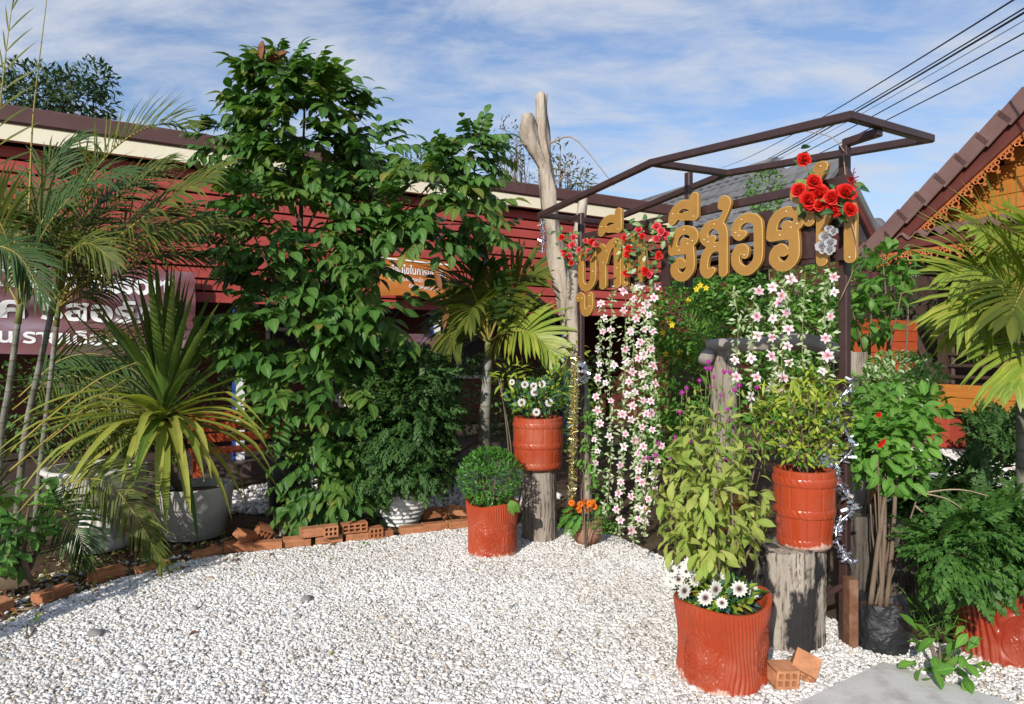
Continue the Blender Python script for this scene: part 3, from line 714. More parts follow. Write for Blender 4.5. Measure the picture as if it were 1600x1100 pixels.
def f_strip(x, y, o=0.0): return HL(4.1+x, 0.2+o+0.015*math.sin(y*12+x*4), 1.5 + y)
banner('banner', 'narrow faded purple banner strip hanging below the orange banner', 'banner_purple', f_strip, 1.0, 0.25, [])

# bench and bin on the veranda
b0 = P(382, 700, 7.6); b0.z = 0
bench = thing('bench', 'red orange wooden slatted bench in shade of the veranda', 'bench', b0)
Mb = Matrix.Translation(b0) @ RZ(math.atan2(E1.y, E1.x))
for k in range(3): part('seat_slat', MB().add(box_geo(1.1, 0.11, 0.03, 0.005), Mb @ T(0, -0.13+k*0.125, 0.43)), 'red_orange_wood', bench)
for k in range(3): part('back_slat', MB().add(box_geo(1.1, 0.025, 0.10, 0.005), Mb @ T(0, 0.22, 0.54+k*0.12)), 'red_orange_wood', bench)
for sx in (-0.48, 0.48):
    for sy in (-0.14, 0.2): part('leg', MB().add(box_geo(0.05, 0.05, 0.414 if sy < 0 else 0.83), Mb @ T(sx, sy, 0.207 if sy < 0 else 0.415)), 'red_orange_wood', bench)
b1 = P(452, 790, 6.55); b1.z = 0.0
binr = thing('rubbish_bin', 'tall black plastic bin standing behind the strap leaved plant', 'bin', b1)
part('body', MB().add(lathe_geo([(0.0, 0.0), (0.18, 0.0), (0.23, 0.62), (0.0, 0.62)], 28), T(b1)), 'black_plastic', binr)
part('rim', MB().add(lathe_geo([(0.232, 0.6), (0.255, 0.61), (0.255, 0.65), (0.2, 0.66)], 28), T(b1)), 'black_plastic', binr)

# ------------------------------------------------------------------ grey tiled houses behind the sign
def tiled_slope(root, o, eu, ev, nu, nv, su, sv, mat, clip=None):
    """tiles laid on a slope from corner o: nu along eu, nv up along ev"""
    o = Vector(o); eu = Vector(eu).normalized(); ev = Vector(ev).normalized(); n = eu.cross(ev).normalized()
    if n.z < 0: n = -n
    V = []; Fc = []
    for i in range(5):
        x = (i/4-0.5)*su*0.99; z = 0.028*math.sin(PI*i/4)
        V += [(x, -sv*0.04, z+0.045), (x, sv*1.03, z+0.008), (x, -sv*0.04, z+0.005)]
        if i: a = (i-1)*3; Fc += [(a, a+3, a+4, a+1), (a+2, a+5, a+3, a)]
    me = MB().add((V, Fc, None), smooth=False).mesh('tile', mat)
    for j in range(nv):
        for i in range(nu):
            p = o + eu*(i+0.5+(0.5 if j % 2 else 0))*su + ev*j*sv
            if clip and not clip((i+0.5+(0.5 if j % 2 else 0))*su, j*sv): continue
            M = Matrix(((eu.x, ev.x, n.x, p.x), (eu.y, ev.y, n.y, p.y), (eu.z, ev.z, n.z, p.z), (0, 0, 0, 1)))
            link('tile', me, root, M)
def slab_poly(pts, th):
    a = [Vector(p) for p in pts]; n = (a[1]-a[0]).cross(a[2]-a[0]).normalized()
    if n.z < 0: n = -n
    V = [tuple(p) for p in a] + [tuple(p - n*th) for p in a]; k = len(a)
    return V, [tuple(range(k)), tuple(range(2*k-1, k-1, -1))] + [(i, i+k, (i+1) % k+k, (i+1) % k) for i in range(k)], None
def grey_house_hip():
    Rp = P(1212, 250, 19); dr = Vector((-0.45, 0.89, 0)).normalized(); da = Vector((-0.89, -0.45, 0)).normalized()
    root = thing('house', 'house with grey tiled hip roof rising behind the gold letter sign', 'house', (Rp.x, Rp.y, 0))
    drop = 2.25; W = 3.35; hipf = 1.6
    Rb = Rp + dr*8; c1 = Rp + da*W - dr*hipf - UP*drop; c2 = Rb + da*W - UP*drop; c3 = Rp - da*W - dr*hipf - UP*drop
    rf = part('roof', MB().add(slab_poly([Rp - UP*.06, Rb - UP*.06, c2 - UP*.06, c1 - UP*.06], 0.12)).add(slab_poly([Rp - UP*.06, c1 - UP*.06, c3 - UP*.06], 0.12)), 'grey_tile', root)
    ev = (Rp - (Rp + da*W - UP*drop)); Ls = ev.length
    tiled_slope(rf, c1, dr, ev, 28, int(Ls/0.4), 0.36, 0.4, 'grey_tile', lambda x, y: x > hipf*y/Ls)
    eu = (c3-c1).normalized(); mid = (c1+c3)/2; ev2 = Rp-mid; L2 = ev2.length; wd = (c3-c1).length
    tiled_slope(rf, c1, eu, ev2, int(wd/0.36), int(L2/0.4), 0.36, 0.4, 'grey_tile', lambda x, y: abs(x-wd/2) < wd/2*(1-y/L2))
    part('hip_cap', MB().add(tube_geo([c1, Rp], 0.1, 8)), 'grey_tile', root); part('ridge_cap', MB().add(tube_geo([Rp, Rb], 0.1, 8)), 'grey_tile', root)
    part('wall', MB().add(([tuple(p) for p in (c1+UP*-.1, c2-UP*.1, Vector((c2.x, c2.y, 0)), Vector((c1.x, c1.y, 0)))], [(0, 1, 2, 3)], None)).add(([tuple(p) for p in (c1-UP*.1, c3-UP*.1, Vector((c3.x, c3.y, 0)), Vector((c1.x, c1.y, 0)))], [(0, 1, 2, 3)], None)), 'maroon_wood', root)
grey_house_hip()
def grey_house_gable():
    Rp = P(1314, 252, 14.5); dr = Vector((-0.45, 0.89, 0)).normalized(); da = Vector((-0.89, -0.45, 0)).normalized()
    root = thing('house', 'house with steep grey tiled gable roof and dark red gable wall', 'house', (Rp.x, Rp.y, 0))
    W = 1.75; drop = 1.85; Rb = Rp + dr*6
    l0 = Rp + da*W - UP*drop; l1 = l0 + dr*6; r0 = Rp - da*1.4 - UP*1.75; r1 = r0 + dr*6
    rf = part('roof', MB().add(slab_poly([Rp-UP*.06, Rb-UP*.06, l1-UP*.06, l0-UP*.06], 0.1)).add(slab_poly([Rp-UP*.06, r0-UP*.06, r1-UP*.06, Rb-UP*.06], 0.1)), 'grey_tile', root)
    ev = Rp-l0; tiled_slope(rf, l0, dr, ev, 15, int(ev.length/0.36)+1, 0.36, 0.36, 'grey_tile')
    part('verge', MB().add(bar_geo(Rp, r0, 0.16, 0.12)).add(bar_geo(Rp, l0, 0.16, 0.12)), 'grey_tile', root)
    part('ridge_cap', MB().add(tube_geo([Rp, Rb], 0.09, 8)), 'grey_tile', root)
    q = dr*0.35
    part('gable_wall', MB().add(([tuple(p) for p in (Rp+q-UP*.15, l0+q-UP*.15, Vector((l0.x, l0.y, 0))+q, Vector((r0.x, r0.y, 0))+q, r0+q-UP*.15)], [(0, 1, 2, 3, 4)], None)), 'maroon_wood', root)
    part('bargeboard', MB().add(bar_geo(Rp-UP*.17, r0-UP*.17, 0.05, 0.2)), 'maroon_wood', root)
grey_house_gable()

# ------------------------------------------------------------------ timber house with carved gable trim
E2 = Vector((0.46, -0.89, 0)).normalized(); M2 = Vector((-E2.y*-1, 0, 0)); M2 = Vector((-0.89, -0.46, 0)).normalized(); Q0 = Vector((5.5, 10.5, 0))
def HR(t, o, z): return Q0 + E2*t + M2*o + UP*z
def rbar(t0, t1, o, z0, z1, th): 
    a, b = HR(t0, o, (z0+z1)/2), HR(t1, o, (z0+z1)/2); return bar_geo(a, b, th, z1-z0)
SLP = 0.755; SA = math.atan(SLP)
timber = thing('timber_house', 'orange timber house with brown tiled gable and carved orange eave trim', 'house', HR(1.5, -1, 0))
def vline(t): return 3.07 + SLP*t
rf = part('roof', MB().add(slab_poly([HR(-0.25, 0.05, vline(-0.25)-.05), HR(5.2, 0.05, vline(5.2)-.05), HR(5.2, -7, vline(5.2)-.05), HR(-0.25, -7, vline(-0.25)-.05)], 0.07)), 'brown_tile', timber)
dslope = (E2 + UP*SLP).normalized(); nslope = dslope.cross(M2).normalized()
if nslope.z < 0: nslope = -nslope
for k in range(17):
    c = HR(-0.1 + k*0.27, 0.02, vline(-0.1+k*0.27)) + nslope*0.045
    Mt = Matrix(((M2.x, dslope.x, nslope.x, c.x), (M2.y, dslope.y, nslope.y, c.y), (M2.z, dslope.z, nslope.z, c.z), (0, 0, 0, 1))) @ RX(0.09)
    t = part('verge_tile', MB().add(box_geo(0.24, 0.40, 0.035, 0.01)).add(box_geo(0.03, 0.40, 0.24, 0.008), T(0.125, 0, -0.10)), 'brown_tile', rf, Mt)
part('bargeboard', MB().add(bar_geo(HR(-0.15, 0.06, vline(-0.15))-nslope*0.21, HR(5.2, 0.06, vline(5.2))-nslope*0.21, 0.04, 0.22, nslope)), 'maroon_wood', timber)
part('rafter_board', MB().add(bar_geo(HR(-0.1, 0.02, vline(-0.1))-nslope*0.17, HR(5.2, 0.02, vline(5.2))-nslope*0.17, 0.05, 0.24, nslope)), 'dark_wood', timber)
def fret_geo(w=0.2, h=0.2):
    """a pierced drop of carved trim: a ring with a pendant and two side scrolls, in local X (along) and -Z (down)"""
    g = []
    def ring(cx, cz, r, t, n=10):
        pts = [Vector((cx+r*math.cos(2*PI*i/n), 0, cz+r*math.sin(2*PI*i/n))) for i in range(n+1)]
        return tube_geo(pts, t, 4, False)
    g.append((box_geo(w*0.98, 0.02, h*0.16), T(0, 0, -h*0.08)))
    g.append((ring(0, -h*0.5, w*0.22, w*0.055), None)); g.append((ring(-w*0.31, -h*0.3, w*0.13, w*0.05, 8), None)); g.append((ring(w*0.31, -h*0.3, w*0.13, w*0.05, 8), None))
    g.append((box_geo(w*0.2, 0.018, w*0.2), T(0, 0, -h*0.86) @ RY(PI/4))); g.append((box_geo(w*0.1, 0.018, h*0.3), T(0, 0, -h*0.25)))
    return merge(g)
fm = MB().add(fret_geo(), smooth=False).mesh('carved_trim', 'lace_orange')
for k in range(24):
    c = HR(0.05+k*0.165, 0.03, vline(0.05+k*0.165)) - nslope*0.32
    Mt = Matrix(((dslope.x, M2.x, nslope.x, c.x), (dslope.y, M2.y, nslope.y, c.y), (dslope.z, M2.z, nslope.z, c.z), (0, 0, 0, 1)))
    link('carved_trim', fm, timber, Mt)
for k in range(12):
    z = 3.02 + k*0.2; t0 = max(0.0, (z-3.07)/SLP) + 0.42
    part('gable_board', MB().add(rbar(t0, 5.2, -0.42, z+0.004, z+0.196, 0.03)), 'orange_wood', timber)
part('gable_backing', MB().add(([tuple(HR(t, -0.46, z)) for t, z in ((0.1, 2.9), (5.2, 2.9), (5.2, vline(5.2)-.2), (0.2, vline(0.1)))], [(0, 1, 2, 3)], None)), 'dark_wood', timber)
# skirt roof below the gable
Vt = []; Ft = []
for i in range(9):
    x = (i/8-0.5)*0.24; z = 0.045*math.cos(2*PI*(i/8))
    Vt += [(x, 0, z), (x, 0, z-0.03), (x, 0.5, z+0.14)]
    if i: a = (i-1)*3; Ft += [(a, a+2, a+5, a+3), (a+1, a, a+3, a+4)]
stm = MB().add((Vt, Ft, None)).mesh('roof_tile', 'brown_tile')
sk = part('skirt_roof', MB().add(slab_poly([HR(0.1, 0.06, 3.12), HR(4.6, 0.06, 3.12), HR(4.6, -0.41, 3.27), HR(0.1, -0.41, 3.27)], 0.04)), 'dark_wood', timber)
for k in range(19):
    c = HR(0.22+k*0.235, 0.12, 3.19)
    Mt = Matrix(((E2.x, -M2.x, 0, c.x), (E2.y, -M2.y, 0, c.y), (0, 0, 1, c.z), (0, 0, 0, 1))); link('roof_tile', stm, sk, Mt)
part('eave_board', MB().add(rbar(0.12, 4.6, 0.075, 3.0, 3.125, 0.03)).add(rbar(0.12, 4.6, 0.04, 2.93, 3.02, 0.03)), 'maroon_wood', timber)
for k in range(26):
    c = HR(0.2+k*0.17, 0.10, 2.96)
    Mt = Matrix(((E2.x, M2.x, 0, c.x), (E2.y, M2.y, 0, c.y), (0, 0, 1, c.z), (0, 0, 0, 1))); link('carved_trim', fm, timber, Mt)
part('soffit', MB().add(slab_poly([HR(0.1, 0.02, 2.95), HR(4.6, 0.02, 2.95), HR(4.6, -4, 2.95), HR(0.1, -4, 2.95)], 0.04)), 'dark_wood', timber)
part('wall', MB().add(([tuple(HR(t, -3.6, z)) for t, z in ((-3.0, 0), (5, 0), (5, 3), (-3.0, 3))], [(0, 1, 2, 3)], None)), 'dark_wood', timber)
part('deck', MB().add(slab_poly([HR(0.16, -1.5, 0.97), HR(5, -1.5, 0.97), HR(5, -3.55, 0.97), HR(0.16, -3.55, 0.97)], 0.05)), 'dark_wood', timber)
part('deck_beam', MB().add(rbar(0.12, 5, -1.44, 0.78, 0.985, 0.05)), 'orange_wood', timber)
part('deck_beam', MB().add(rbar(0.12, 5, -1.44, 0.56, 0.774, 0.05)), 'orange_wood', timber)
for t in (0.2, 3.0):
    c = HR(t, -1.6, 0)
    part('footing', MB().add(box_geo(0.40, 0.40, 0.49, 0.012), T(c.x, c.y, 0.215) @ RZ(0.45)), 'red_concrete', timber)
    part('veranda_post', MB().add(box_geo(0.15, 0.15, 2.45), T(c.x, c.y, 1.69) @ RZ(0.45)), 'dark_wood', timber)
rl = part('railing', MB().add(rbar(0.3, 4.8, -1.55, 1.82, 1.88, 0.07)), 'dark_wood', timber)
for z in (1.08, 1.26, 1.44, 1.62): part('rail', MB().add(rbar(0.3, 4.8, -1.55, z, z+0.05, 0.035)), 'dark_wood', rl)
for t in (0.32, 1.1, 1.9, 2.8): part('baluster', MB().add(bar_geo(HR(t, -1.6, 0.985), HR(t, -1.6, 1.82), 0.06)), 'dark_wood', rl)
part('stair_rail', MB().add(bar_geo(HR(-0.25, -1.4, 1.95), HR(0.15, -1.5, 0.99), 0.1)), 'dark_wood', timber)
part('wall_board', MB().add(rbar(0.9, 4, -2.2, 1.05, 1.25, 0.04)), 'orange_wood', timber)
bw = thing('board_wall', 'low wall of bright red orange boards behind the post', 'wall', P(1380, 520, 10.2)*1)
for k in range(6):
    a, b = P(1326, 500, 9.9), P(1432, 500, 10.6); z = 1.0 + k*0.165
    a.z = b.z = z + 0.08; part('board', MB().add(bar_geo(a, b, 0.03, 0.158)), 'red_orange_wood', bw)
for u in (1330, 1428):
    c = P(u, 500, 9.96 if u < 1400 else 10.62); part('post', MB().add(box_geo(0.09, 0.09, 2.0), T(c.x, c.y+0.08, 1.0)), 'dark_wood', bw)

# ------------------------------------------------------------------ overhead cables
for i, (a, b, lab) in enumerate((((1542, -2, 8.5), (1128, 262, 40), 'thin black cable, topmost of those crossing the sky'), ((1588, -6, 9), (1090, 300, 42), 'black cable, second from the top in the sky'),
                                 ((1594, -3, 9), (1085, 306, 42), 'thick black cable close under the second cable'), ((1608, 2, 9.3), (1080, 312, 42), 'faint thin cable between the thicker black cables'),
                                 ((1612, 20, 9.5), (1060, 330, 44), 'black cable, second from the bottom in the sky'), ((1616, 46, 9.8), (1040, 345, 45), 'lowest black cable crossing the sky above the roofs'))):
    pa, pb = P(*a), P(*b); pa = pa + (pa-pb)*0.25
    pts = [pa.lerp(pb, k/24) - UP*1.0*(4*(k/24)*(1-k/24))*0.35 for k in range(25)]
    single('power_cable', MB().add(tube_geo(pts, 0.006 if i == 3 else (0.017 if i == 2 else 0.012), 5)), 'wire_black', lab, 'cable', 'overhead cables')

# ------------------------------------------------------------------ the sign: steel frame with gold letters
SD = Vector((-0.56, 0.83, 0)).normalized(); SN = Vector((-0.83, -0.56, 0)).normalized(); S0 = Vector((1.73, 3.55, 0))
def on_sign(u, off=0.0):
    """point of the sign plane (moved off toward the viewer) seen at photo column u"""
    b = S0 + SN*off; k = (u-800)/F; t = (b.x - k*b.y)/(k*SD.y - SD.x); return b + SD*t
sign = thing('resort_sign', 'tall brown steel sign frame with big gold letters and open pipe canopy', 'sign', S0)
pL = on_sign(908); pM = on_sign(1076); pR = S0.copy()
for p, z0, z1, w in ((pL, 0, 2.58, 0.042), (pM, 1.97, 2.66, 0.042), (pR, 0, 2.575, 0.046)):
    part('post', MB().add(bar_geo(p+UP*(z0-0.05), p+UP*z1, w, w, SN)), 'steel_brown', sign)
Cc, Cd = Vector((1.61, 3.256, 2.625)), Vector((2.2, 3.6, 2.625)); Ca = Vector((0.224, 5.31, 2.565)); Cb = Vector((0.885, 4.33, 2.70)); Ce = Vector((1.47, 4.68, 2.725)); Cf = Vector((0.776, 5.71, 2.58))
for a, b in ((Ca, Cb), (Cb, Cc), (Cc, Cd), (Ce, Cd), (Cf, Ce), (Cb, Ce), (Ca, Cf)):
    part('canopy_pipe', MB().add(bar_geo(a, b, 0.042, 0.042, UP, 0.016)), 'steel_brown', sign)
def lerp(a, b, t): return a + (b-a)*t
part('canopy_pipe', MB().add(bar_geo(pR+UP*2.585, lerp(Cc, Cd, 0.36)+UP*-0.035, 0.042)), 'steel_brown', sign)
part('canopy_pipe', MB().add(bar_geo(pL+UP*2.555, lerp(Ca, Cf, 0.45)+UP*-0.01, 0.038)), 'steel_brown', sign)
for z, h, dz, ua, ub in ((2.38, 0.05, 0, 912, 1326), (2.167, 0.05, 0.0, 912, 1326), (2.0, 0.06, 0.0, 912, 1326)):
    part('rail', MB().add(bar_geo(on_sign(ua, 0.045)+UP*(z+dz), on_sign(ub, 0.045)+UP*z, 0.03, h)), 'steel_brown', sign)
for u, z0, z1, w in ((1197, 1.985, 2.30, 0.085), (1262, 2.0, 2.19, 0.075), (1040, 1.93, 2.15, 0.075), (1000, 1.98, 2.2, 0.06)):
    c = on_sign(u, 0.066); M = frame(c+UP*(z0+z1)/2, UP, SN)
    part('backing_plate', MB().add(box_geo(w, z1-z0, 0.006), M), 'steel_brown', sign)
pl = part('foot_sleeve', MB().add(box_geo(0.045, 0.07, 0.36, 0.004), T(pR+Vector((-0.005, -0.07, 0.17)))), 'steel_rust', sign)
part('brace', MB().add(bar_geo(pR+Vector((-0.02, -0.03, 0.30)), pR+Vector((-0.26, 0.18, 0.03)), 0.03)), 'steel_brown', sign)
part('brace', MB().add(bar_geo(pR+Vector((0.02, -0.02, 0.28)), pR+Vector((0.2, 0.14, 0.03)), 0.03)), 'steel_brown', sign)

def outline(strokes, rad, step=0.02, smooth_r=0.0):
    """outline of thick round-ended strokes (marching squares over their distance field)"""
    P_ = np.array([p[:2] for s in strokes for p in s]); lo = P_.min(0)-rad*1.6-0.05; hi = P_.max(0)+rad*1.6+0.05
    nx, ny = int((hi[0]-lo[0])/step)+1, int((hi[1]-lo[1])/step)+1
    X, Y = np.meshgrid(lo[0]+np.arange(nx)*step, lo[1]+np.arange(ny)*step); D = np.full(X.shape, 9.0)
    for s in strokes:
        s = [(p if len(p) == 3 else (p[0], p[1], 1.0)) for p in s]
        if len(s) > 2:
            c = catmull([(p[0], p[1], p[2]) for p in s], (len(s)-1)*5); s = [tuple(q) for q in c]
        if len(s) == 1: s = s*2
        for a, b in zip(s, s[1:]):
            ax, ay, bx, by = a[0], a[1], b[0], b[1]; vx, vy = bx-ax, by-ay; q = vx*vx+vy*vy or 1e-9
            t = np.clip(((X-ax)*vx+(Y-ay)*vy)/q, 0, 1); D = np.minimum(D, np.hypot(X-ax-t*vx, Y-ay-t*vy)-rad*(a[2]+(b[2]-a[2])*t))
    segs = {}
    def ed(i, j, h):  # h: horizontal edge from (i,j) to (i+1,j), else vertical to (i,j+1)
        a = D[j, i]; b = D[j, i+1] if h else D[j+1, i]; t = a/(a-b); 
        return (lo[0]+(i+(t if h else 0))*step, lo[1]+(j+(0 if h else t))*step)
    TAB = {1: [(3, 0)], 2: [(0, 1)], 3: [(3, 1)], 4: [(1, 2)], 6: [(0, 2)], 7: [(3, 2)], 8: [(2, 3)], 9: [(2, 0)], 11: [(2, 1)], 12: [(1, 3)], 13: [(1, 0)], 14: [(0, 3)], 5: [(3, 0), (1, 2)], 10: [(0, 1), (2, 3)]}
    I = D < 0; pos = {}
    for j in range(ny-1):
        for i in range(nx-1):
            k = I[j, i]*1 + I[j, i+1]*2 + I[j+1, i+1]*4 + I[j+1, i]*8
            if k in TAB:
                E = [(i, j, 1), (i+1, j, 0), (i, j+1, 1), (i, j, 0)]
                for a, b in TAB[k]: segs[E[a]] = E[b]
    loops = []
    while segs:
        st, nx_ = segs.popitem(); lp = [st]
        while nx_ != st and nx_ in segs: lp.append(nx_); nx_ = segs.pop(nx_)
        if len(lp) > 6: loops.append([ed(*e) for e in lp])
    return loops
def extrude_outline(loops, sx, sy, depth, bev):
    cu = bpy.data.curves.new('glyph', 'CURVE'); cu.dimensions = '2D'; cu.fill_mode = 'BOTH'; cu.extrude = depth/2; cu.bevel_depth = bev; cu.bevel_resolution = 1; cu.offset = -bev
    for lp in loops:
        s = cu.splines.new('POLY'); s.points.add(len(lp)-1)
        for i, (x, y) in enumerate(lp): s.points[i].co = (x*sx, y*sy, 0, 1)
        s.use_cyclic_u = True
    o = bpy.data.objects.new('glyph', cu); COL.objects.link(o); bpy.context.view_layer.update()
    me = bpy.data.meshes.new_from_object(o.evaluated_get(bpy.context.evaluated_depsgraph_get()))
    V = [v.co[:] for v in me.vertices]; Fc = [tuple(p.vertices) for p in me.polygons]
    bpy.data.objects.remove(o); bpy.data.curves.remove(cu); bpy.data.meshes.remove(me)
    return V, Fc, None
GL = {
 'ro': [[(0.30, 0.70), (0.37, 0.66), (0.46, 0.70), (0.48, 0.80), (0.42, 0.88), (0.30, 0.92), (0.18, 0.89), (0.10, 0.80), (0.07, 0.68), (0.06, 0.57)], [(0.06, 0.57), (0.2, 0.57), (0.40, 0.56)],
        [(0.40, 0.56), (0.41, 0.38), (0.40, 0.2), (0.31, 0.09), (0.2, 0.09), (0.11, 0.18), (0.12, 0.3), (0.2, 0.36), (0.25, 0.31)]],
 'so': [[(0.25, 0.68, .8), (0.18, 0.63), (0.1, 0.68), (0.09, 0.80), (0.17, 0.90), (0.29, 0.92), (0.40, 0.86), (0.45, 0.74), (0.45, 0.5), (0.45, 0.08)], [(0.45, 0.5), (0.3, 0.53), (0.17, 0.47), (0.1, 0.34), (0.09, 0.16), (0.16, 0.08), (0.24, 0.13, .8)],
        [(0.36, 0.90), (0.44, 1.0, .7), (0.50, 1.12, .7), (0.52, 1.24, .9), (0.46, 1.30), (0.43, 1.22)]],
 'o': [[(0.22, 0.68, .8), (0.15, 0.66), (0.09, 0.72), (0.1, 0.83), (0.2, 0.92), (0.33, 0.93), (0.45, 0.87), (0.49, 0.74), (0.49, 0.3), (0.44, 0.16), (0.31, 0.07), (0.18, 0.1), (0.09, 0.2), (0.08, 0.34), (0.15, 0.44), (0.24, 0.42), (0.25, 0.33, .8)]],
 'to': [[(0.06, 0.70), (0.05, 0.82), (0.12, 0.91), (0.21, 0.88), (0.24, 0.76), (0.24, 0.5), (0.24, 0.08)], [(0.24, 0.62), (0.34, 0.82), (0.46, 0.92), (0.58, 0.86), (0.62, 0.72), (0.62, 0.4), (0.62, 0.08)]],
 'to_narrow': [[(0.10, 0.86, 1.15), (0.11, 0.72, 1.15), (0.13, 0.5, 1.0), (0.14, 0.08)], [(0.16, 0.55), (0.24, 0.78), (0.36, 0.92), (0.46, 0.92), (0.48, 0.8), (0.48, 0.4), (0.48, 0.08)]],
 'bo': [[(0.2, 0.80), (0.1, 0.86), (0.06, 0.74), (0.08, 0.5), (0.08, 0.22), (0.17, 0.09), (0.3, 0.08), (0.42, 0.2), (0.44, 0.4), (0.44, 0.92)]],
 'kho': [[(0.24, 0.42), (0.14, 0.48), (0.08, 0.38), (0.08, 0.08)], [(0.08, 0.4), (0.08, 0.72), (0.18, 0.88), (0.32, 0.92), (0.46, 0.85), (0.5, 0.7), (0.5, 0.4), (0.48, 0.14)]],
 'ii': [[(0.06, 0.06), (0.08, 0.18), (0.18, 0.29), (0.32, 0.31), (0.45, 0.24)], [(0.06, 0.06), (0.16, 0.12, .7), (0.25, 0.09, .8), (0.32, 0.10), (0.47, 0.07)], [(0.48, 0.06), (0.48, 0.41)]],
 'uu': [[(-0.02, -0.06), (0.05, -0.02), (0.12, -0.07), (0.12, -0.28), (0.19, -0.38), (0.3, -0.37), (0.36, -0.26), (0.36, -0.03)]],
 'mute': [[(0.14, -0.02), (0.05, 0.05), (0.07, 0.17), (0.18, 0.2), (0.25, 0.12)], [(0.2, 0.2), (0.3, 0.3), (0.34, 0.42)]],
}
EM = 0.35
for k, ua, ub, zb in (('bo', 904, 933, 1.955), ('uu', 901, 928, 1.955), ('to_narrow', 935, 972, 1.953), ('ii', 936, 973, 2.345), ('kho', 973, 1009, 1.955), ('ro', 1046, 1093, 1.947), ('ii', 1046, 1093, 2.322),
                      ('so', 1095, 1144, 1.947), ('o', 1144, 1194, 1.943), ('ro', 1199, 1259, 1.94), ('mute', 1236, 1296, 2.315), ('to', 1256, 1340, 1.945)):
    lp = outline(GL[k], 0.081); xs = [p[0] for l in lp for p in l]; x0, x1 = min(xs), max(xs)
    a, b = on_sign(ua, 0.10), on_sign(ub, 0.10); w = (b-a).length
    dz = {'ii': 0.0, 'uu': -0.025}.get(k, 0.0)
    g = extrude_outline([[(x-x0, y) for x, y in l] for l in lp], w/(x1-x0), EM, 0.02, 0.0032)
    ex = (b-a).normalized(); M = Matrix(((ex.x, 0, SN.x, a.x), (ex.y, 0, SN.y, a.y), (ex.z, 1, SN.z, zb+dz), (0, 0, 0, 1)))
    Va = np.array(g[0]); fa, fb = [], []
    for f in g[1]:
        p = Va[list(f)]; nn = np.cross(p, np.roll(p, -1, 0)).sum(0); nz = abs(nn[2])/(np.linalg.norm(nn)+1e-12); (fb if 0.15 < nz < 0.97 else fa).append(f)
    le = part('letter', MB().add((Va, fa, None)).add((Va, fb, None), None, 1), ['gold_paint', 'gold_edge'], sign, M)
    r = random.Random(len(k)); c = [p for s in GL[k] for p in s]
    for q in r.sample(c, min(4, len(c))):
        part('screw', MB().add(ico_geo(1, 0, 0, (0.005, 0.005, 0.004))), 'screw_head', le, M @ T((q[0]-x0)*w/(x1-x0), q[1]*EM, 0.016))

# ------------------------------------------------------------------ pots, stumps, bricks
def trunk_pot(base, R, H, rim_tilt, knots, seed, mat, label, ngro=62, n=400, m=60, depth=0.0062):
    base = Vector(base); root = thing('tree_trunk_planter', label, 'planter', base, 'red planters moulded like tree trunks')
    th = np.linspace(0, 2*PI, n, endpoint=False)[None, :]; k = np.linspace(0, 1, m)[:, None]
    Ht = H*(1+0.035*np.sin(th*2+seed)+0.02*np.sin(th*3+seed*2.1)) + rim_tilt*np.cos(th)
    r = R*(0.95 - 0.05*np.sin(PI*np.clip(k*1.1, 0, 1)) + 0.05*k**2 + 0.025*np.sin(3*th+seed+1.5*k) + 0.015*np.sin(5*th+seed*2-2*k))
    ph = ngro*th + 5.0*np.sin(2.2*k+2*th+seed) + 2.2*np.sin(5*k+3*th) + 1.3*np.sin(9*k+th*7)
    for t0, k0, rad, kn in knots:
        dth = np.angle(np.exp(1j*(th-t0))); d = np.hypot(dth*R, (k-k0)*H); w = np.exp(-(d/rad)**3)
        spiral = d*520/kn + (np.arctan2((k-k0)*H, dth*R) if kn > 1.5 else 0)
        ph = ph*(1-w) + spiral*w; r = r + (0.012*kn)*np.exp(-(d/(rad*0.7))**2)
    kd = depth*np.where(True, 1.0, 1.0)
    r = r - kd*(0.5+0.5*np.cos(ph))**1.6*np.clip(np.minimum((1.02-k)*14, k*14+0.25), 0, 1)
    body = MB().add(rings_geo(r, k*Ht))
    ro = r[-1]; Ro = np.stack([ro, ro-0.006, ro-0.016, ro-0.024, ro-0.03, ro-0.035]); Zo = np.stack([Ht[0], Ht[0]+0.005, Ht[0]+0.005, Ht[0]-0.002, Ht[0]-0.06, Ht[0]*0+H*0.70])
    body.add(rings_geo(Ro, Zo))
    part('body', body, mat, root, T(base))
    part('soil', MB().add(lathe_geo([(R*0.93, H*0.86), (R*0.5, H*0.88), (0.001, H*0.885)], 30)), 'soil', root, T(base))
    return root
pA = Vector((0.972, 3.17, 0)); pB = Vector((-0.144, 5.14, 0)); pC = Vector((2.47, 3.42, 0))
trunk_pot(pA, 0.220, 0.364, 0.012, [(-PI/2-0.75, 0.33, 0.085, 1.0), (-PI/2+1.05, 0.45, 0.07, 1.0)], 1.0, 'pot_red', 'large red trunk shaped planter with daisies, nearest on the gravel')
trunk_pot(pB, 0.200, 0.378, -0.008, [(-PI/2-0.25, 0.42, 0.075, 1.0), (-PI/2+0.6, 0.25, 0.09, 1.0)], 2.6, 'pot_red', 'red trunk shaped planter holding a round green bush before the stump')
trunk_pot(pC, 0.232, 0.375, 0.0, [(-PI/2-0.10, 0.34, 0.10, 2.6), (-PI/2+0.75, 0.3, 0.08, 2.2)], 4.2, 'pot_red_dark', 'dark red trunk shaped planter with raised spiral knot under feathery shrub', ngro=34, depth=0.008)

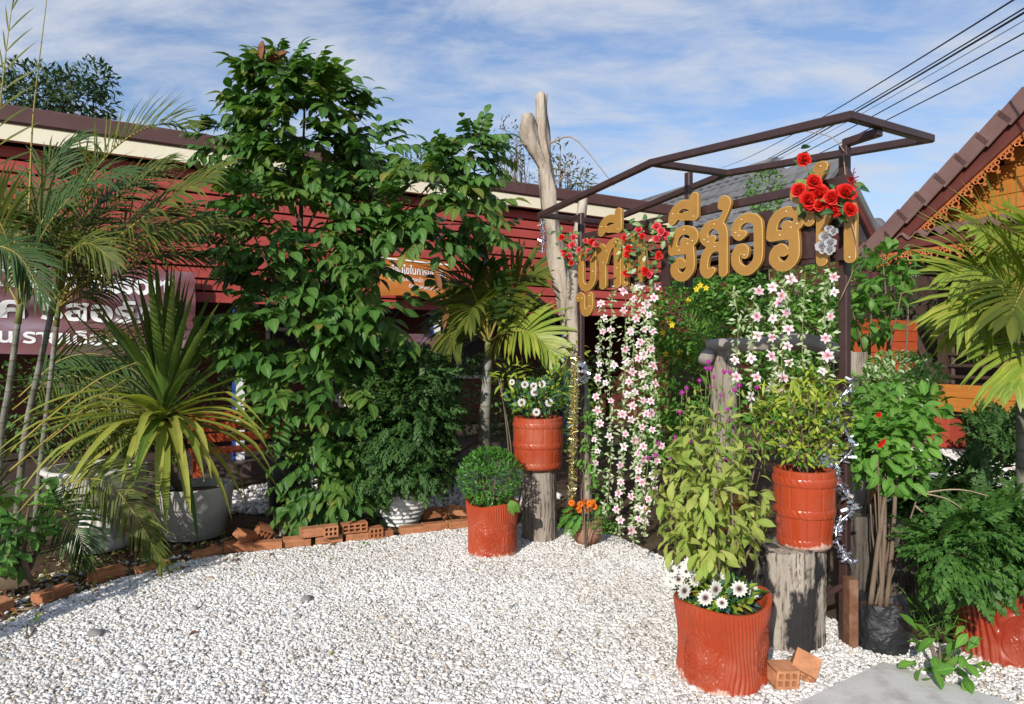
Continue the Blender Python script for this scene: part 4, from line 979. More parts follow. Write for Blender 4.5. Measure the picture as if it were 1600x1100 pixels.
def barrel_pot(base, rt, rb, H, mat, label, seed, nst=15):
    base = Vector(base); root = thing('barrel_planter', label, 'planter', base, 'red planters moulded like barrels')
    n, m = 300, 30; th = np.linspace(0, 2*PI, n, endpoint=False)[None, :]; k = np.linspace(0, 1, m)[:, None]
    r = rb + (rt-rb)*k**0.85 + 0.008*np.sin(PI*k)
    st = np.abs(((th*nst/(2*PI)+seed*0.3) % 1)-0.5); r = r - 0.0045*np.clip((st-0.455)/0.03, 0, 1) + 0.0012*np.cos(st*PI)
    body = MB().add(rings_geo(r, np.broadcast_to(k*H, r.shape), close_bottom=True))
    ro = r[-1]; hh = np.full_like(ro, H)
    body.add(rings_geo(np.stack([ro, ro-0.005, ro-0.018, ro-0.025, ro-0.03]), np.stack([hh, hh+0.006, hh+0.006, hh-0.004, hh*0.7])))
    part('body', body, mat, root, T(base))
    for kk in (0.87, 0.47, 0.08):
        mm = 9; a = np.linspace(-PI/2, PI/2, mm)[:, None]; rr = rb + (rt-rb)*kk**0.85 + 0.008*math.sin(PI*kk)
        tw = 0.5+0.5*np.cos(th*30 + a*2.6)
        R2 = rr - 0.002 + (0.005+0.0035*tw**0.5)*np.cos(a)**0.6; Z2 = kk*H + (0.024)*np.sin(a) + 0*th
        part('rope_band', MB().add(rings_geo(R2, Z2)), mat, root, T(base))
    part('soil', MB().add(lathe_geo([(rt-0.026, H*0.9), (0.001, H*0.93)], 30)), 'soil', root, T(base))
sB = Vector((0.222, 5.50, 0)); sA = Vector((1.445, 3.575, 0))
barrel_pot((0.21, 5.50, 0.572), 0.197, 0.182, 0.40, 'pot_red', 'red barrel planter with daisies on top of the pale upright log', 1)
barrel_pot((1.51, 3.53, 0.503), 0.150, 0.124, 0.39, 'pot_red_worn', 'worn red barrel planter on the charred log, paint flaking at its foot', 2, 12)

def log_post(name, base, R, H, mat, label, seed, lean=(0, 0), top=None, taper=0.95, cat='log', n=72, m=26):
    base = Vector(base); root = thing(name, label, cat, base)
    th = np.linspace(0, 2*PI, n, endpoint=False)[None, :]; k = np.linspace(0, 1, m)[:, None]
    rs = np.random.RandomState(seed); crack = np.zeros((1, n))
    for _ in range(9):
        t0 = rs.uniform(0, 2*PI); w = rs.uniform(0.03, 0.09); crack += rs.uniform(0.02, 0.07)*np.exp(-(np.angle(np.exp(1j*(th-t0)))/w)**2)
    lob = 0.05*np.sin(2*th+seed)+0.04*np.sin(3*th+seed*1.7)+0.025*np.sin(7*th+seed)+0.012*np.sin(15*th+k*2+seed)
    r = R*(1+(taper-1)*k + lob - crack*(0.75+0.25*np.sin(k*9+th*3)))
    r = r + R*0.012*rs.normal(0, 1, r.shape)
    Z = np.broadcast_to(k*H, r.shape).copy(); Z[-1] += 0.012*np.sin(th[0]*3+seed)
    V, Fc, UV = rings_geo(r, Z); V[:, 0] += lean[0]*V[:, 2]; V[:, 1] += lean[1]*V[:, 2]
    part('trunk', MB().add((V, Fc, UV)), mat, root, T(base))
    rt = r[-1][None, :]*np.array([[1.0], [0.96], [0.5], [0.01]]); zt = np.stack([Z[-1], Z[-1]+0.006, Z[-1]*0+H+0.008, Z[-1]*0+H+0.004])
    V, Fc, UV = rings_geo(rt, zt); V[:, 0] += lean[0]*V[:, 2]; V[:, 1] += lean[1]*V[:, 2]
    part('cut_face', MB().add((V, Fc, UV)), top or mat, root, T(base))
    return root
log_post('stump', sB, 0.137, 0.565, 'log_weathered', 'pale weathered upright log carrying the red barrel planter of daisies', 3, taper=0.97)
log_post('stump', sA, 0.178, 0.495, 'log_charred', 'thick upright log with charred black patches under worn barrel planter', 5, taper=1.02)
log_post('stump', (2.08, 4.02, 0), 0.10, 0.53, 'log_dark', 'slim dark upright log behind the black nursery bag', 8)
log_post('stump', (2.32, 4.0, 0), 0.165, 0.47, 'log_dark', 'thick dark rough stump between nursery bag and spiral planter', 9)
# rustic log frame behind the flower strings
fr = thing('log_frame', 'rustic grey log beam laid across two wooden posts behind sign', 'log frame', (1.75, 5.0, 0))
q1, q2 = P(1132, 600, 5.3), P(1338, 600, 4.75)
for q, rr, h, sd in ((q1, 0.10, 1.60, 4), (q2, 0.075, 1.53, 6)):
    pts = [(q.x, q.y, -0.03+h*i/9) for i in range(10)]; part('post', MB().add(tube_geo(pts, [rr*1.05, rr*0.95, rr, rr*0.97], 20, True, 0.25)), 'log_weathered', fr)
bm_ = [P(1104, 545, 5.3), P(1150, 540, 5.22), P(1210, 537, 5.07), P(1262, 533, 4.95), P(1305, 548, 4.85), P(1335, 562, 4.78)]
part('beam', MB().add(tube_geo(catmull(bm_, 22), [0.062, 0.055, 0.05, 0.058, 0.05, 0.045], 14, True, 0.35)), 'log_grey', fr)
part('knot', MB().add(tube_geo([bm_[0]+Vector((0.0, -0.05, -0.05)), bm_[0]+Vector((-0.05, -0.12, -0.09))], [0.06, 0.05], 10)), 'log_grey', fr)

# dead trunk
dt = thing('dead_tree', 'bare pale dead tree trunk with a sawn fork, rising over sign', 'tree', P(905, 640, 6.1)*1)
D_ = 6.1
tr = [P(908, 800, D_), P(904, 640, D_), P(896, 545, D_), P(876, 440, D_), P(862, 340, D_), P(852, 260, D_), P(846, 190, D_), P(845, 147, D_)]
tr[0].z = -0.05
tk = part('trunk', MB().add(tube_geo(catmull(tr, 30), [0.075, 0.080, 0.066, 0.074, 0.064, 0.066, 0.050, 0.044], 22, True, 0.8)), 'bark_pale', dt)
part('branch_stub', MB().add(tube_geo(catmull([P(853, 268, D_), P(838, 235, D_-.03), P(826, 205, D_-.05), P(825, 180, D_-.05)], 8), [0.045, 0.06, 0.082, 0.055], 14, True, 0.6)), 'bark_pale', dt)
for a, b, c in (((868, 220), (900, 218), (960, 290)), ((858, 300), (885, 270), (893, 262)), ((850, 240), (812, 222), (800, 214))):
    part('twig', MB().add(tube_geo(catmull([P(850, a[1]+10, D_), P(*a, D_), P(*b, D_-.1), P(*c, D_-.1)], 10), [0.012, 0.007, 0.003], 5)), 'twig_dry', tk)
d2 = thing('dead_tree', 'shorter bare trunk leaning beside the taller dead tree', 'tree', (0.68, 6.0, 0))
t2 = [P(918, 800, 5.95), P(900, 560, 5.95), P(893, 480, 5.95), P(900, 400, 5.95), P(912, 310, 5.95)]; t2[0].z = -0.05
part('trunk', MB().add(tube_geo(catmull(t2, 20), [0.06, 0.058, 0.06, 0.055, 0.04], 12, True, 0.3)), 'bark_pale', d2)

# ---- bricks
def solid_brick(l=0.205, w=0.10, h=0.068):
    V, Fc, _ = box_geo(l, w, h, 0.004); g = [((V, Fc, None), None)]
    for z in (-h*0.22, h*0.2): g.append((box_geo(l*0.985, w+0.004, 0.012, 0.004), T(0, 0, z)))
    return merge(g)
def hollow_brick(l=0.2, w=0.095, h=0.075):
    g = [(box_geo(l, w, 0.013), T(0, 0, h/2-0.0065)), (box_geo(l, w, 0.013), T(0, 0, -h/2+0.0065)), (box_geo(l-0.002, w-0.002, 0.010), None), (box_geo(l-0.006, w*0.5, h-0.004), T(0, w*0.2, 0))]
    n = 5 if l > 0.15 else 4
    for i in range(n): g.append((box_geo(0.012, w-0.001, h-0.003), T(-l/2+0.006+(l-0.012)*i/(n-1), 0, 0)))
    return merge(g)
sbm = MB().add(solid_brick(), smooth=False).mesh('brick', 'brick_clay'); hbm = MB().add(hollow_brick(), smooth=False).mesh('brick', 'brick_clay'); hbs = MB().add(hollow_brick(0.11, 0.095, 0.085), smooth=False).mesh('brick', 'brick_clay')
edge = thing('brick_edging', 'low edging of orange clay bricks laid along the gravel', 'brick edging', (-1.4, 5.4, 0))
line = catmull([(-3.15, 3.55, 0), (-2.92, 4.0, 0), (-2.66, 4.55, 0), (-2.25, 5.03, 0), (-1.75, 5.24, 0), (-1.1, 5.5, 0), (-0.33, 5.86, 0)], 120)
acc = 0.0; nxt = 0.1; r = random.Random(5)
for a, b in zip(line, line[1:]):
    acc += (b-a).length
    if acc >= nxt:
        nxt += 0.214 if acc > 1.75 else 0.31; an = math.atan2((b-a).y, (b-a).x)
        J = 1.0 if acc > 1.75 else 6.0
        link('brick', sbm, edge, Matrix.Translation((b.x+0.012*J*r.uniform(-1, 1), b.y+0.03+0.012*J*r.uniform(-1, 1), 0.03-0.004*J+r.uniform(-0.006, 0.008))) @ RZ(an+r.uniform(-0.05, 0.05)*J) @ RX(r.uniform(-0.06, 0.1)) @ RY(r.uniform(-0.03, 0.03)))
def upper(u, v, me, z, rz, lab, rx=0.0, ry=0.0, D=None):
    p = P(u, v, D or 5.35); p.z = z; o = link('brick', me, None, Matrix.Translation(p) @ RZ(rz) @ RX(rx) @ RY(ry)); tag(o, lab, 'brick', 'loose clay bricks'); return o
upper(490, 830, sbm, 0.10, 0.42, 'solid orange brick on the edging, beside the two hollow ones', D=5.33)
upper(516, 832, hbs, 0.105, 0.40, 'short hollow brick on the edging showing eight openings', D=5.34)
upper(553, 828, hbm, 0.102, 0.42, 'longer hollow brick on the edging under the dark tree leaves', D=5.46)
upper(586, 835, hbs, 0.050, 0.42, 'small hollow brick wedged at the foot of edging near ribbed pot', D=5.50)
upper(385, 838, sbm, 0.10, 1.2, 'tilted orange brick leaning on the edging beside the concrete pot', 0.5, 0.4, 5.2)
upper(412, 836, hbs, 0.095, 0.5, 'broken clay brick piece next to the bare grey stem', 0.4, 0.5, 5.35)
upper(445, 825, hbs, 0.10, 0.2, 'broken brick piece behind the edging under the tree', 0.1, 0.8, 5.5)
upper(470, 820, hbm, 0.13, 0.9, 'brick tossed on the pile behind the solid brick', 0.3, 0.2, 5.58)
upper(545, 812, sbm, 0.12, 0.3, 'brick lying behind the longer hollow brick in tree shade', 0.0, 0.1, 5.7)
upper(675, 803, sbm, 0.06, 0.6, 'brick lying in the shade between ribbed pot and red planter', 0.1, 0.0, 6.1)
upper(715, 797, hbm, 0.09, 0.15, 'hollow brick tipped up behind the red planter of round bush', 0.9, 0.3, 6.0)
upper(700, 802, hbs, 0.05, 0.7, 'clay fragment beside the tipped hollow brick', 0.3, 0.1, 6.15)
upper(1222, 1060, hbs, 0.055, 0.15, 'hollow clay brick by the large red planter, openings facing out', 0.1, 0.05, 3.06)
upper(1257, 1046, hbs, 0.075, -0.75, 'clay brick tipped on edge beside the charred log', 0.7, 0.5, 3.10)
upper(1365, 790, hbs, 0.45, 0.3, 'red clay chunk on the soil heap behind the sign post', 0.3, 0.3, 5.0)
# low heap of soil and rubble behind the sign's foot
hp = MB(); c = Vector((2.85, 5.2, 0)); V = []; n = 22
for j in range(n):
    for i in range(n):
        x, y = (i/(n-1)-0.5)*1.6, (j/(n-1)-0.5)*1.4; d = math.hypot(x/0.8, y/0.7)
        V.append((c.x+x, c.y+y, max(-0.05, 0.36*(1-d**1.6) + 0.05*mnoise.noise(Vector((x*6, y*6, 2))))))
hp.add((V, [(j*n+i, j*n+i+1, (j+1)*n+i+1, (j+1)*n+i) for j in range(n-1) for i in range(n-1)], None))
structure('soil_mound', hp, 'soil')
rb = MB()
for k in range(90):
    x, y = r.gauss(0, 0.3), r.gauss(-0.1, 0.28); d = math.hypot(x/0.8, y/0.7); s = r.uniform(0.012, 0.04)
    rb.add(ico_geo(1, 0.4, k, (s, s*0.8, s*0.7)), T(c.x+x, c.y+y, max(0, 0.36*(1-d**1.6))+0.005), 0, False)
part('rubble', rb, 'brick_clay', None, kind='stuff')

# ---- concrete pots on the planting bed
pD = Vector((-2.62, 5.62, 0))
pt = thing('concrete_pot', 'wide pale concrete pot holding the strap leaved plant', 'pot', pD)
part('body', MB().add(lathe_geo([(0.0, 0.0), (0.24, 0.0), (0.315, 0.40), (0.32, 0.41), (0.29, 0.41), (0.28, 0.33)], 48)), 'pale_concrete', pt, T(pD))
part('soil', MB().add(lathe_geo([(0.285, 0.34), (0.001, 0.36)], 24)), 'soil', pt, T(pD))
pU = Vector((-3.18, 5.25, 0))
ur = thing('pedestal_urn', 'pale concrete urn with broad bowl on fluted pedestal in palm shade', 'urn', pU)
part('bowl', MB().add(lathe_geo([(0.10, 0.33), (0.2, 0.35), (0.30, 0.42), (0.345, 0.52), (0.35, 0.585), (0.375, 0.60), (0.37, 0.625), (0.32, 0.625), (0.3, 0.56), (0.0, 0.55)], 48)), 'pale_concrete', ur, T(pU))
th = np.linspace(0, 2*PI, 96, endpoint=False)[None, :]; kz = np.linspace(0, 1, 14)[:, None]
part('pedestal', MB().add(rings_geo(0.16-0.05*np.sin(PI*kz*0.9)*kz + 0.008*np.cos(th*14), kz*0.33+0*th)).add(lathe_geo([(0, 0), (0.2, 0), (0.2, 0.05), (0.165, 0.07)], 40)).add(lathe_geo([(0.12, 0.29), (0.15, 0.30), (0.15, 0.325), (0.11, 0.335)], 40)), 'pale_concrete', ur, T(pU))
pW = Vector((-0.97, 6.0, 0))
rp = thing('ribbed_pot', 'white ribbed ceramic pot under the dark feathery cypress bush', 'pot', pW)
prof = []
for i in range(60):
    k = i/59; prof.append((0.145+0.10*math.sin(k*PI*0.62) + 0.0075*math.cos(k*9*2*PI), 0.36*k))
part('body', MB().add(lathe_geo([(0, 0)] + prof + [(0.255, 0.365), (0.255, 0.385), (0.22, 0.385), (0.21, 0.33)], 48)), 'white_glaze', rp, T(pW))
part('soil', MB().add(lathe_geo([(0.215, 0.34), (0.001, 0.35)], 24)), 'soil', rp, T(pW))
pT = Vector((0.585, 5.35, 0))
tp = thing('clay_pot', 'small round weathered clay pot with orange flowers and fern', 'pot', pT)
part('body', MB().add(lathe_geo([(0, 0), (0.075, 0), (0.115, 0.06), (0.13, 0.115), (0.12, 0.165), (0.118, 0.18), (0.128, 0.185), (0.128, 0.2), (0.11, 0.2), (0.1, 0.16), (0, 0.15)], 40)), 'terracotta', tp, T(pT))
pO = Vector((1.30, 4.15, 0))
tp = thing('clay_pot', 'orange clay pot on a wooden block hidden among sage leaves', 'pot', pO)
part('body', MB().add(lathe_geo([(0, 0.42), (0.08, 0.42), (0.12, 0.6), (0.13, 0.6), (0.13, 0.63), (0.105, 0.63), (0.1, 0.58)], 32), T(pO)), 'orange_clay', tp)
log_post('stump', pO, 0.10, 0.415, 'log_dark', 'short dark block of wood under the hidden orange clay pot', 12)
pQ = P(1406, 690, 9.6); pQ.z = 0
tp = thing('planter', 'bright orange clay planter half hidden behind the green vine', 'planter', pQ)
part('body', MB().add(lathe_geo([(0, 0), (0.12, 0), (0.16, 0.45), (0.18, 0.45), (0.18, 0.5), (0.14, 0.5), (0.13, 0.44), (0, 0.44)], 32), T(pQ)), 'orange_clay', tp)
# black nursery bag
pN = Vector((1.885, 3.48, 0))
nb = thing('nursery_bag', 'black plastic nursery bag of soil standing by the sign post', 'plant bag', pN)
n, m = 90, 24; th = np.linspace(0, 2*PI, n, endpoint=False)[None, :]; k = np.linspace(0, 1, m)[:, None]
wr = np.array([[mnoise.noise(Vector((math.cos(a)*2.2, math.sin(a)*2.2, kk*2.5))) + 0.6*mnoise.noise(Vector((math.cos(a)*6, math.sin(a)*6, kk*7))) for a in th[0]] for kk in k[:, 0]])
R2 = 0.118 + 0.012*np.sin(PI*k) + 0.011*wr; Z2 = 0.235*k + 0.012*k*np.sin(th*3+1) + 0.008*k*np.sin(th*7)
part('bag', MB().add(rings_geo(R2, Z2, close_bottom=True)).add(rings_geo(np.stack([R2[-1], R2[-1]-0.012, R2[-1]-0.014]), np.stack([Z2[-1], Z2[-1]-0.004, Z2[-1]*0+0.17]))), 'black_plastic', nb, T(pN))
part('soil', MB().add(lathe_geo([(0.115, 0.195), (0.001, 0.205)], 24)), 'soil', nb, T(pN))
# overturned old pot at the near left edge
po = P(12, 905, 4.25); po.z = 0.13
tp = thing('clay_pot', 'dark old clay pot lying on its side under leafy plants', 'pot', po)
part('body', MB().add(lathe_geo([(0, 0), (0.10, 0), (0.16, 0.22), (0.175, 0.22), (0.175, 0.26), (0.15, 0.26), (0.09, 0.02)], 32)), 'bark_brown', tp, Matrix.Translation(po) @ RZ(2.3) @ RX(1.3) @ Matrix.Scale(0.8, 4) @ T(0, 0, -0.13))
# strays on the gravel
for u, v, s, mt, lab in ((479, 938, 0.045, 'stone_grey', 'dark grey stone lying on open white gravel'), (308, 992, 0.03, 'dry_leaf', 'rust brown dry leaf on the pale gravel nearest the palm'), (150, 993, 0.05, 'stone_grey', 'flat pale grey stone at the gravel edge'),
                     (1240, 1035, 0.035, 'stone_grey', 'grey stone beside the tipped clay brick'), (1345, 985, 0.05, 'stone_grey', 'brownish grey stone between slab and sign post'), (360, 960, 0.02, 'dry_leaf', 'small brown leaf scrap on gravel left of dark stone')):
    p = GP(u, v)
    if mt == 'dry_leaf': single('dry_leaf', MB().add(leaf_geo(s*2, s*1.1, 4, 0.5, 0.9)), mt, lab, 'leaf', None, Matrix.Translation(p+UP*0.02) @ RZ(u*0.7))
    else: single('stone', MB().add(ico_geo(2, 0.35, int(u), (s, s*0.75, s*0.4))), mt, lab, 'stone', None, Matrix.Translation(p+UP*0.012) @ RZ(u))

# ------------------------------------------------------------------ garden tree with big pinnate leaves
r = random.Random(11)
CG = [compound_geo(k, 3+(k % 3), 0.31+0.03*(k % 4), 0.125, 0.068, 0.5+0.18*(k % 4)) for k in range(10)]
tb = P(505, 812, 6.15); tb.z = 0
gt = thing('garden_tree', 'bushy tree with large dark green pinnate leaves in front of red siding', 'tree', tb)
Dt = 6.1
tops = [P(470, 130, Dt), P(400, 150, Dt), P(560, 170, Dt), P(380, 330, Dt-.3), P(580, 330, Dt-.2), P(470, 380, Dt-.3), P(690, 270, Dt), P(735, 350, Dt), P(420, 560, Dt-.4), P(560, 520, Dt-.4)]
tpts = [tb - UP*.05, tb + Vector((-.03, 0, .7)), P(480, 560, Dt), P(470, 380, Dt), P(475, 200, Dt)]
part('trunk', MB().add(tube_geo(catmull(tpts, 20), [0.045, 0.038, 0.03, 0.022, 0.01], 9, True, 0.15)), 'bark_brown', gt)
branches(gt, [tpts[2], tpts[3], tpts[2].lerp(tpts[3], .5)], tops[3:], 0.016, 0.005, seed=4)
branches(gt, [tpts[3], tpts[4]], tops[:3], 0.014, 0.004, seed=5)
st = P(462, 770, 5.75); part('branch', MB().add(tube_geo([P(438, 838, 5.4), P(452, 800, 5.5), st], [0.014, 0.012, 0.01], 7)), 'log_grey', gt)
Ms = []
def tleaf(n, c, rad, bottom=-0.9, size=(0.85, 1.2), up=0.35):
    # rx, rz in photo pixels at that depth, ry in metres
    k = Dt/F; cc = P(c[0], c[1], c[2]); n = int(n*2.3)
    for p, v in blob_pts(r, n, cc, (rad[0]*k, rad[2], rad[1]*k), 0.45, 1.0, bottom):
        if v.y > 0.55: continue
        pu, pv = 800+p.x/p.y*F, 550-(p.z-CAMH)/p.y*F
        if (592 < pu < 716 and 385 < pv < 478) or (625 < pu < 705 and 495 < pv < 552) or (330 < pu < 425 and 640 < pv < 730) or (400 < pu < 462 and pv > 690): continue
        d = Vector((v.x*1.0, v.y*0.9-0.25, v.z*0.35+up*r.uniform(-0.6, 1.0))) + Vector((r.gauss(0, .45), r.gauss(0, .35), r.gauss(0, .25)))
        Ms.append(frame(p - d.normalized()*0.1, d, UP*0.9 + Vector((v.x*.5, -0.5, 0)), r.uniform(*size)))
tleaf(95, (478, 205, 6.15), (92, 105, 0.5)); tleaf(30, (455, 130, 6.15), (60, 40, 0.35), size=(0.7, 0.95)); tleaf(22, (570, 260, 6.1), (50, 90, 0.4), size=(0.7, 1.0))
tleaf(84, (465, 360, 6.0), (125, 105, 0.6)); tleaf(58, (460, 515, 5.9), (110, 80, 0.6)); tleaf(30, (575, 480, 5.8), (70, 70, 0.5)); tleaf(24, (485, 615, 5.8), (78, 55, 0.4), size=(0.9, 1.2))
tleaf(15, (510, 700, 5.85), (44, 58, 0.3), size=(0.8, 1.1)); tleaf(16, (505, 770, 5.8), (40, 34, 0.3), size=(0.8, 1.05), up=-0.2); tleaf(12, (555, 770, 5.8), (35, 40, 0.3), size=(0.7, 0.9), up=-0.3)
tleaf(40, (685, 320, 5.95), (78, 75, 0.5)); tleaf(20, (730, 240, 6.0), (45, 30, 0.3), size=(0.65, 0.9)); tleaf(22, (600, 400, 5.9), (70, 60, 0.4)); tleaf(12, (345, 225, 6.1), (35, 40, 0.3), size=(0.7, 0.9)); tleaf(4, (765, 360, 5.9), (30, 35, 0.3), size=(0.6, 0.8))
put_leaves(gt, 'leaf', CG, ['leaf_tree', 'leaf_tree', 'leaf_tree', 'leaf_tree_light', 'leaf_tree', 'leaf_tree_light'], Ms, 300)
yg = [compound_geo(20+k, 3, 0.2, 0.07, 0.035, 1.0) for k in range(3)]
Ms = [frame(P(u, v, 5.95), Vector((r.uniform(-1, 1), -0.4, r.uniform(0.2, 1))), UP, r.uniform(0.8, 1.1)) for u, v in ((430, 125), (462, 118), (500, 110), (560, 130), (400, 210), (640, 260), (680, 310), (655, 350), (720, 290), (430, 330), (560, 300), (450, 480), (700, 250), (740, 220), (420, 105), (590, 170), (545, 300), (372, 175))]
put_leaves(gt, 'young_leaf', yg, 'leaf_tree_young', Ms, 40)
pod = MB().add(merge([(leaf_geo(0.2, 0.055, 4, 0.9, 0.3, 0.5), T(0, 0, 0)), (leaf_geo(0.2, 0.055, 4, -0.9, 0.3, 0.5), None)])).mesh('seed_pod', 'dry_leaf')
for u, v, d in ((408, 96, (0, 0, 1)), (416, 96, (0.8, 0, 0.5)), (545, 520, (0.3, -0.3, -1)), (552, 505, (1, -0.3, 0.2)), (690, 455, (-0.3, 0, 1)), (700, 480, (-0.2, -0.2, -1)), (540, 510, (0.8, -0.3, -0.6))):
    link('seed_pod', pod, gt, frame(P(u, v, 5.75), d, (0, -1, 0.2)))
# pale flowers and dry twig near its middle
wf = thing('white_blossom_spray', 'spray of white blossoms on a dry twig beside garden tree', 'blossoms', P(540, 628, 5.7))
part('twig', MB().add(tube_geo(catmull([P(605, 660, 5.6), P(580, 640, 5.6), P(590, 615, 5.6), P(545, 615, 5.65)], 12), [0.012, 0.008, 0.004], 6)), 'twig_dry', wf)
# ------------------------------------------------------------------ flower meshes
def lily_geo(v=0):
    g = []
    for k in range(6): g.append((leaf_geo(0.054 if k % 2 else 0.048, 0.026 if k % 2 else 0.032, 4, 0.3, 1.0+0.35*math.sin(k*2.3+v), 0.55), RZ(k*PI/3+0.12*math.sin(k*5+v)) @ T(0, 0.004, 0) @ RX((0.75 if k % 2 else 0.5)+0.14*math.sin(k*3.1+v*2))))
    return merge(g)
def daisy_mesh(name, ring=False, rad=0.03):
    m = MB()
    for k in range(13): m.add(leaf_geo(rad, rad*0.42, 3, 0.12, 0.25, 0.6, 0.25), RZ(k*2*PI/13) @ T(0, rad*0.2, 0) @ RX(0.12 if k % 2 else 0.2), 0)
    m.add(ico_geo(1, 0.1, 3, (rad*0.3, rad*0.3, rad*0.16)), T(0, 0, rad*0.07), 1)
    return m.mesh(name, ['petal_white_ring' if ring else 'petal_white', 'flower_disc' if ring or True else 'flower_disc_gold'])
def rose_geo(rad=0.05, n=16, seed=1):
    rr = random.Random(seed); g = []
    for k in range(n):
        t = k/(n-1); a = k*2.4+rr.uniform(-.2, .2); s = 0.45+0.5*t
        g.append((leaf_geo(rad*1.0*s, rad*1.5*s, 5, 0.55-0.2*t, -1.3+2.3*t, 0.66, 0.5), RZ(a) @ T(0, rad*0.03+rad*0.26*t, -rad*0.3*t) @ RX(1.6-0.85*t+rr.uniform(-.12, .12))))
    return merge(g)
def pompom_geo(rad=0.02, seed=1, n=26):
    rr = random.Random(seed); g = []
    for k in range(n):
        z = 1-1.5*(k+0.5)/n; a = k*2.4; d = Vector((math.cos(a)*math.sqrt(1-z*z), math.sin(a)*math.sqrt(1-z*z), z))
        g.append((leaf_geo(rad, rad*0.75, 2, 0.3, 0.6, 0.6, 0.3), frame(d*rad*0.2, d, UP)))
    return merge(g)
def globe_geo(rad=0.011, seed=1):
    rr = random.Random(seed); g = [(ico_geo(1, 0.1, seed, (rad*.85, rad*.85, rad)), None)]
    for k in range(18):
        d = Vector((rr.gauss(0, 1), rr.gauss(0, 1), rr.gauss(0, 1))).normalized(); g.append((leaf_geo(rad*0.55, rad*0.4, 2, 0.2, 0.1), frame(d*rad*0.75, d, UP)))
    return merge(g)
lilies = [MB().add(lily_geo(v)).add(leaf_geo(0.02, 0.006, 2), RX(1.2), 1).mesh('blossom', [('petal_lily', 'petal_lily', 'petal_lily_pale')[v % 3], 'petal_yellow']) for v in range(6)]
daisyA = daisy_mesh('daisy', True, 0.029); daisyB = daisy_mesh('daisy', False, 0.03)
roseA = [MB().add(rose_geo(0.053, 24, k)).mesh('rose', 'petal_rose') for k in range(3)]
roseB = [MB().add(rose_geo(0.029, 15, 5+k)).mesh('rose', 'petal_rose' if k < 2 else 'petal_rose_pink') for k in range(3)]
mari = [MB().add(pompom_geo(0.03, k)).mesh('marigold', 'petal_orange') for k in range(2)]
globe = [MB().add(globe_geo(0.0125, k)).mesh('globe_flower', 'petal_purple') for k in range(2)]
yel = MB().add(merge([(leaf_geo(0.03, 0.02, 2, 0.2, 0.3, 0.6, 0.3), RZ(k*2*PI/5) @ RX(0.3)) for k in range(5)])).mesh('yellow_flower', 'petal_yellow')
for u, v, d in ((528, 622, 5.7), (535, 630, 5.68), (543, 622, 5.7), (536, 617, 5.72), (548, 630, 5.7), (555, 644, 5.7)):
    link('blossom', daisyB, wf, frame(P(u, v, d), (r.uniform(-.3, .3), 0.3, 1), (0, -1, 0.3), 1.15))

# ------------------------------------------------------------------ palms
def palm(root, fronds, mat, ribmat, seed=1, upv=UP):
    for i, (ctrl, n, Lm, W, hang, vee, rr) in enumerate(fronds):
        rib, lf = frond_geo(ctrl, n, Lm, W, hang, vee, rr=rr, seed=seed+i, start=0.16, upv=upv)
        f = part('frond', MB().add(lf), mat[i % len(mat)], root); part('rib', MB().add(rib), ribmat, f)
def pp(*l): return [P(*x) for x in l]
ab = P(55, 800, 5.3); ab.z = 0
ar = thing('areca_palm', 'clump of feather palms with pale ringed canes before the banner', 'palm', ab)
for pts, rr in ((((-6, 860, 4.9), (0, 700, 4.9), (15, 600, 4.9), (28, 505, 4.9)), 0.024), (((20, 850, 5.1), (38, 690, 5.1), (60, 580, 5.1), (80, 490, 5.1)), 0.025), (((52, 850, 5.3), (62, 740, 5.3), (76, 620, 5.3), (88, 510, 5.3)), 0.022)):
    q = pp(*pts); q[0].z = -0.04; part('cane', MB().add(tube_geo(catmull(q, 16), [rr, rr*0.9, rr*0.8], 12)), 'cane', ar)
    part('crownshaft', MB().add(tube_geo(catmull([q[-1], q[-1]+(q[-1]-q[-2])*0.55, q[-1]+(q[-1]-q[-2])*1.0], 6), [rr*0.95, rr*0.75, rr*0.3], 10)), 'stem_green', ar)
o1, o2, o3 = (30, 480, 4.9), (84, 470, 5.1), (92, 480, 5.3)
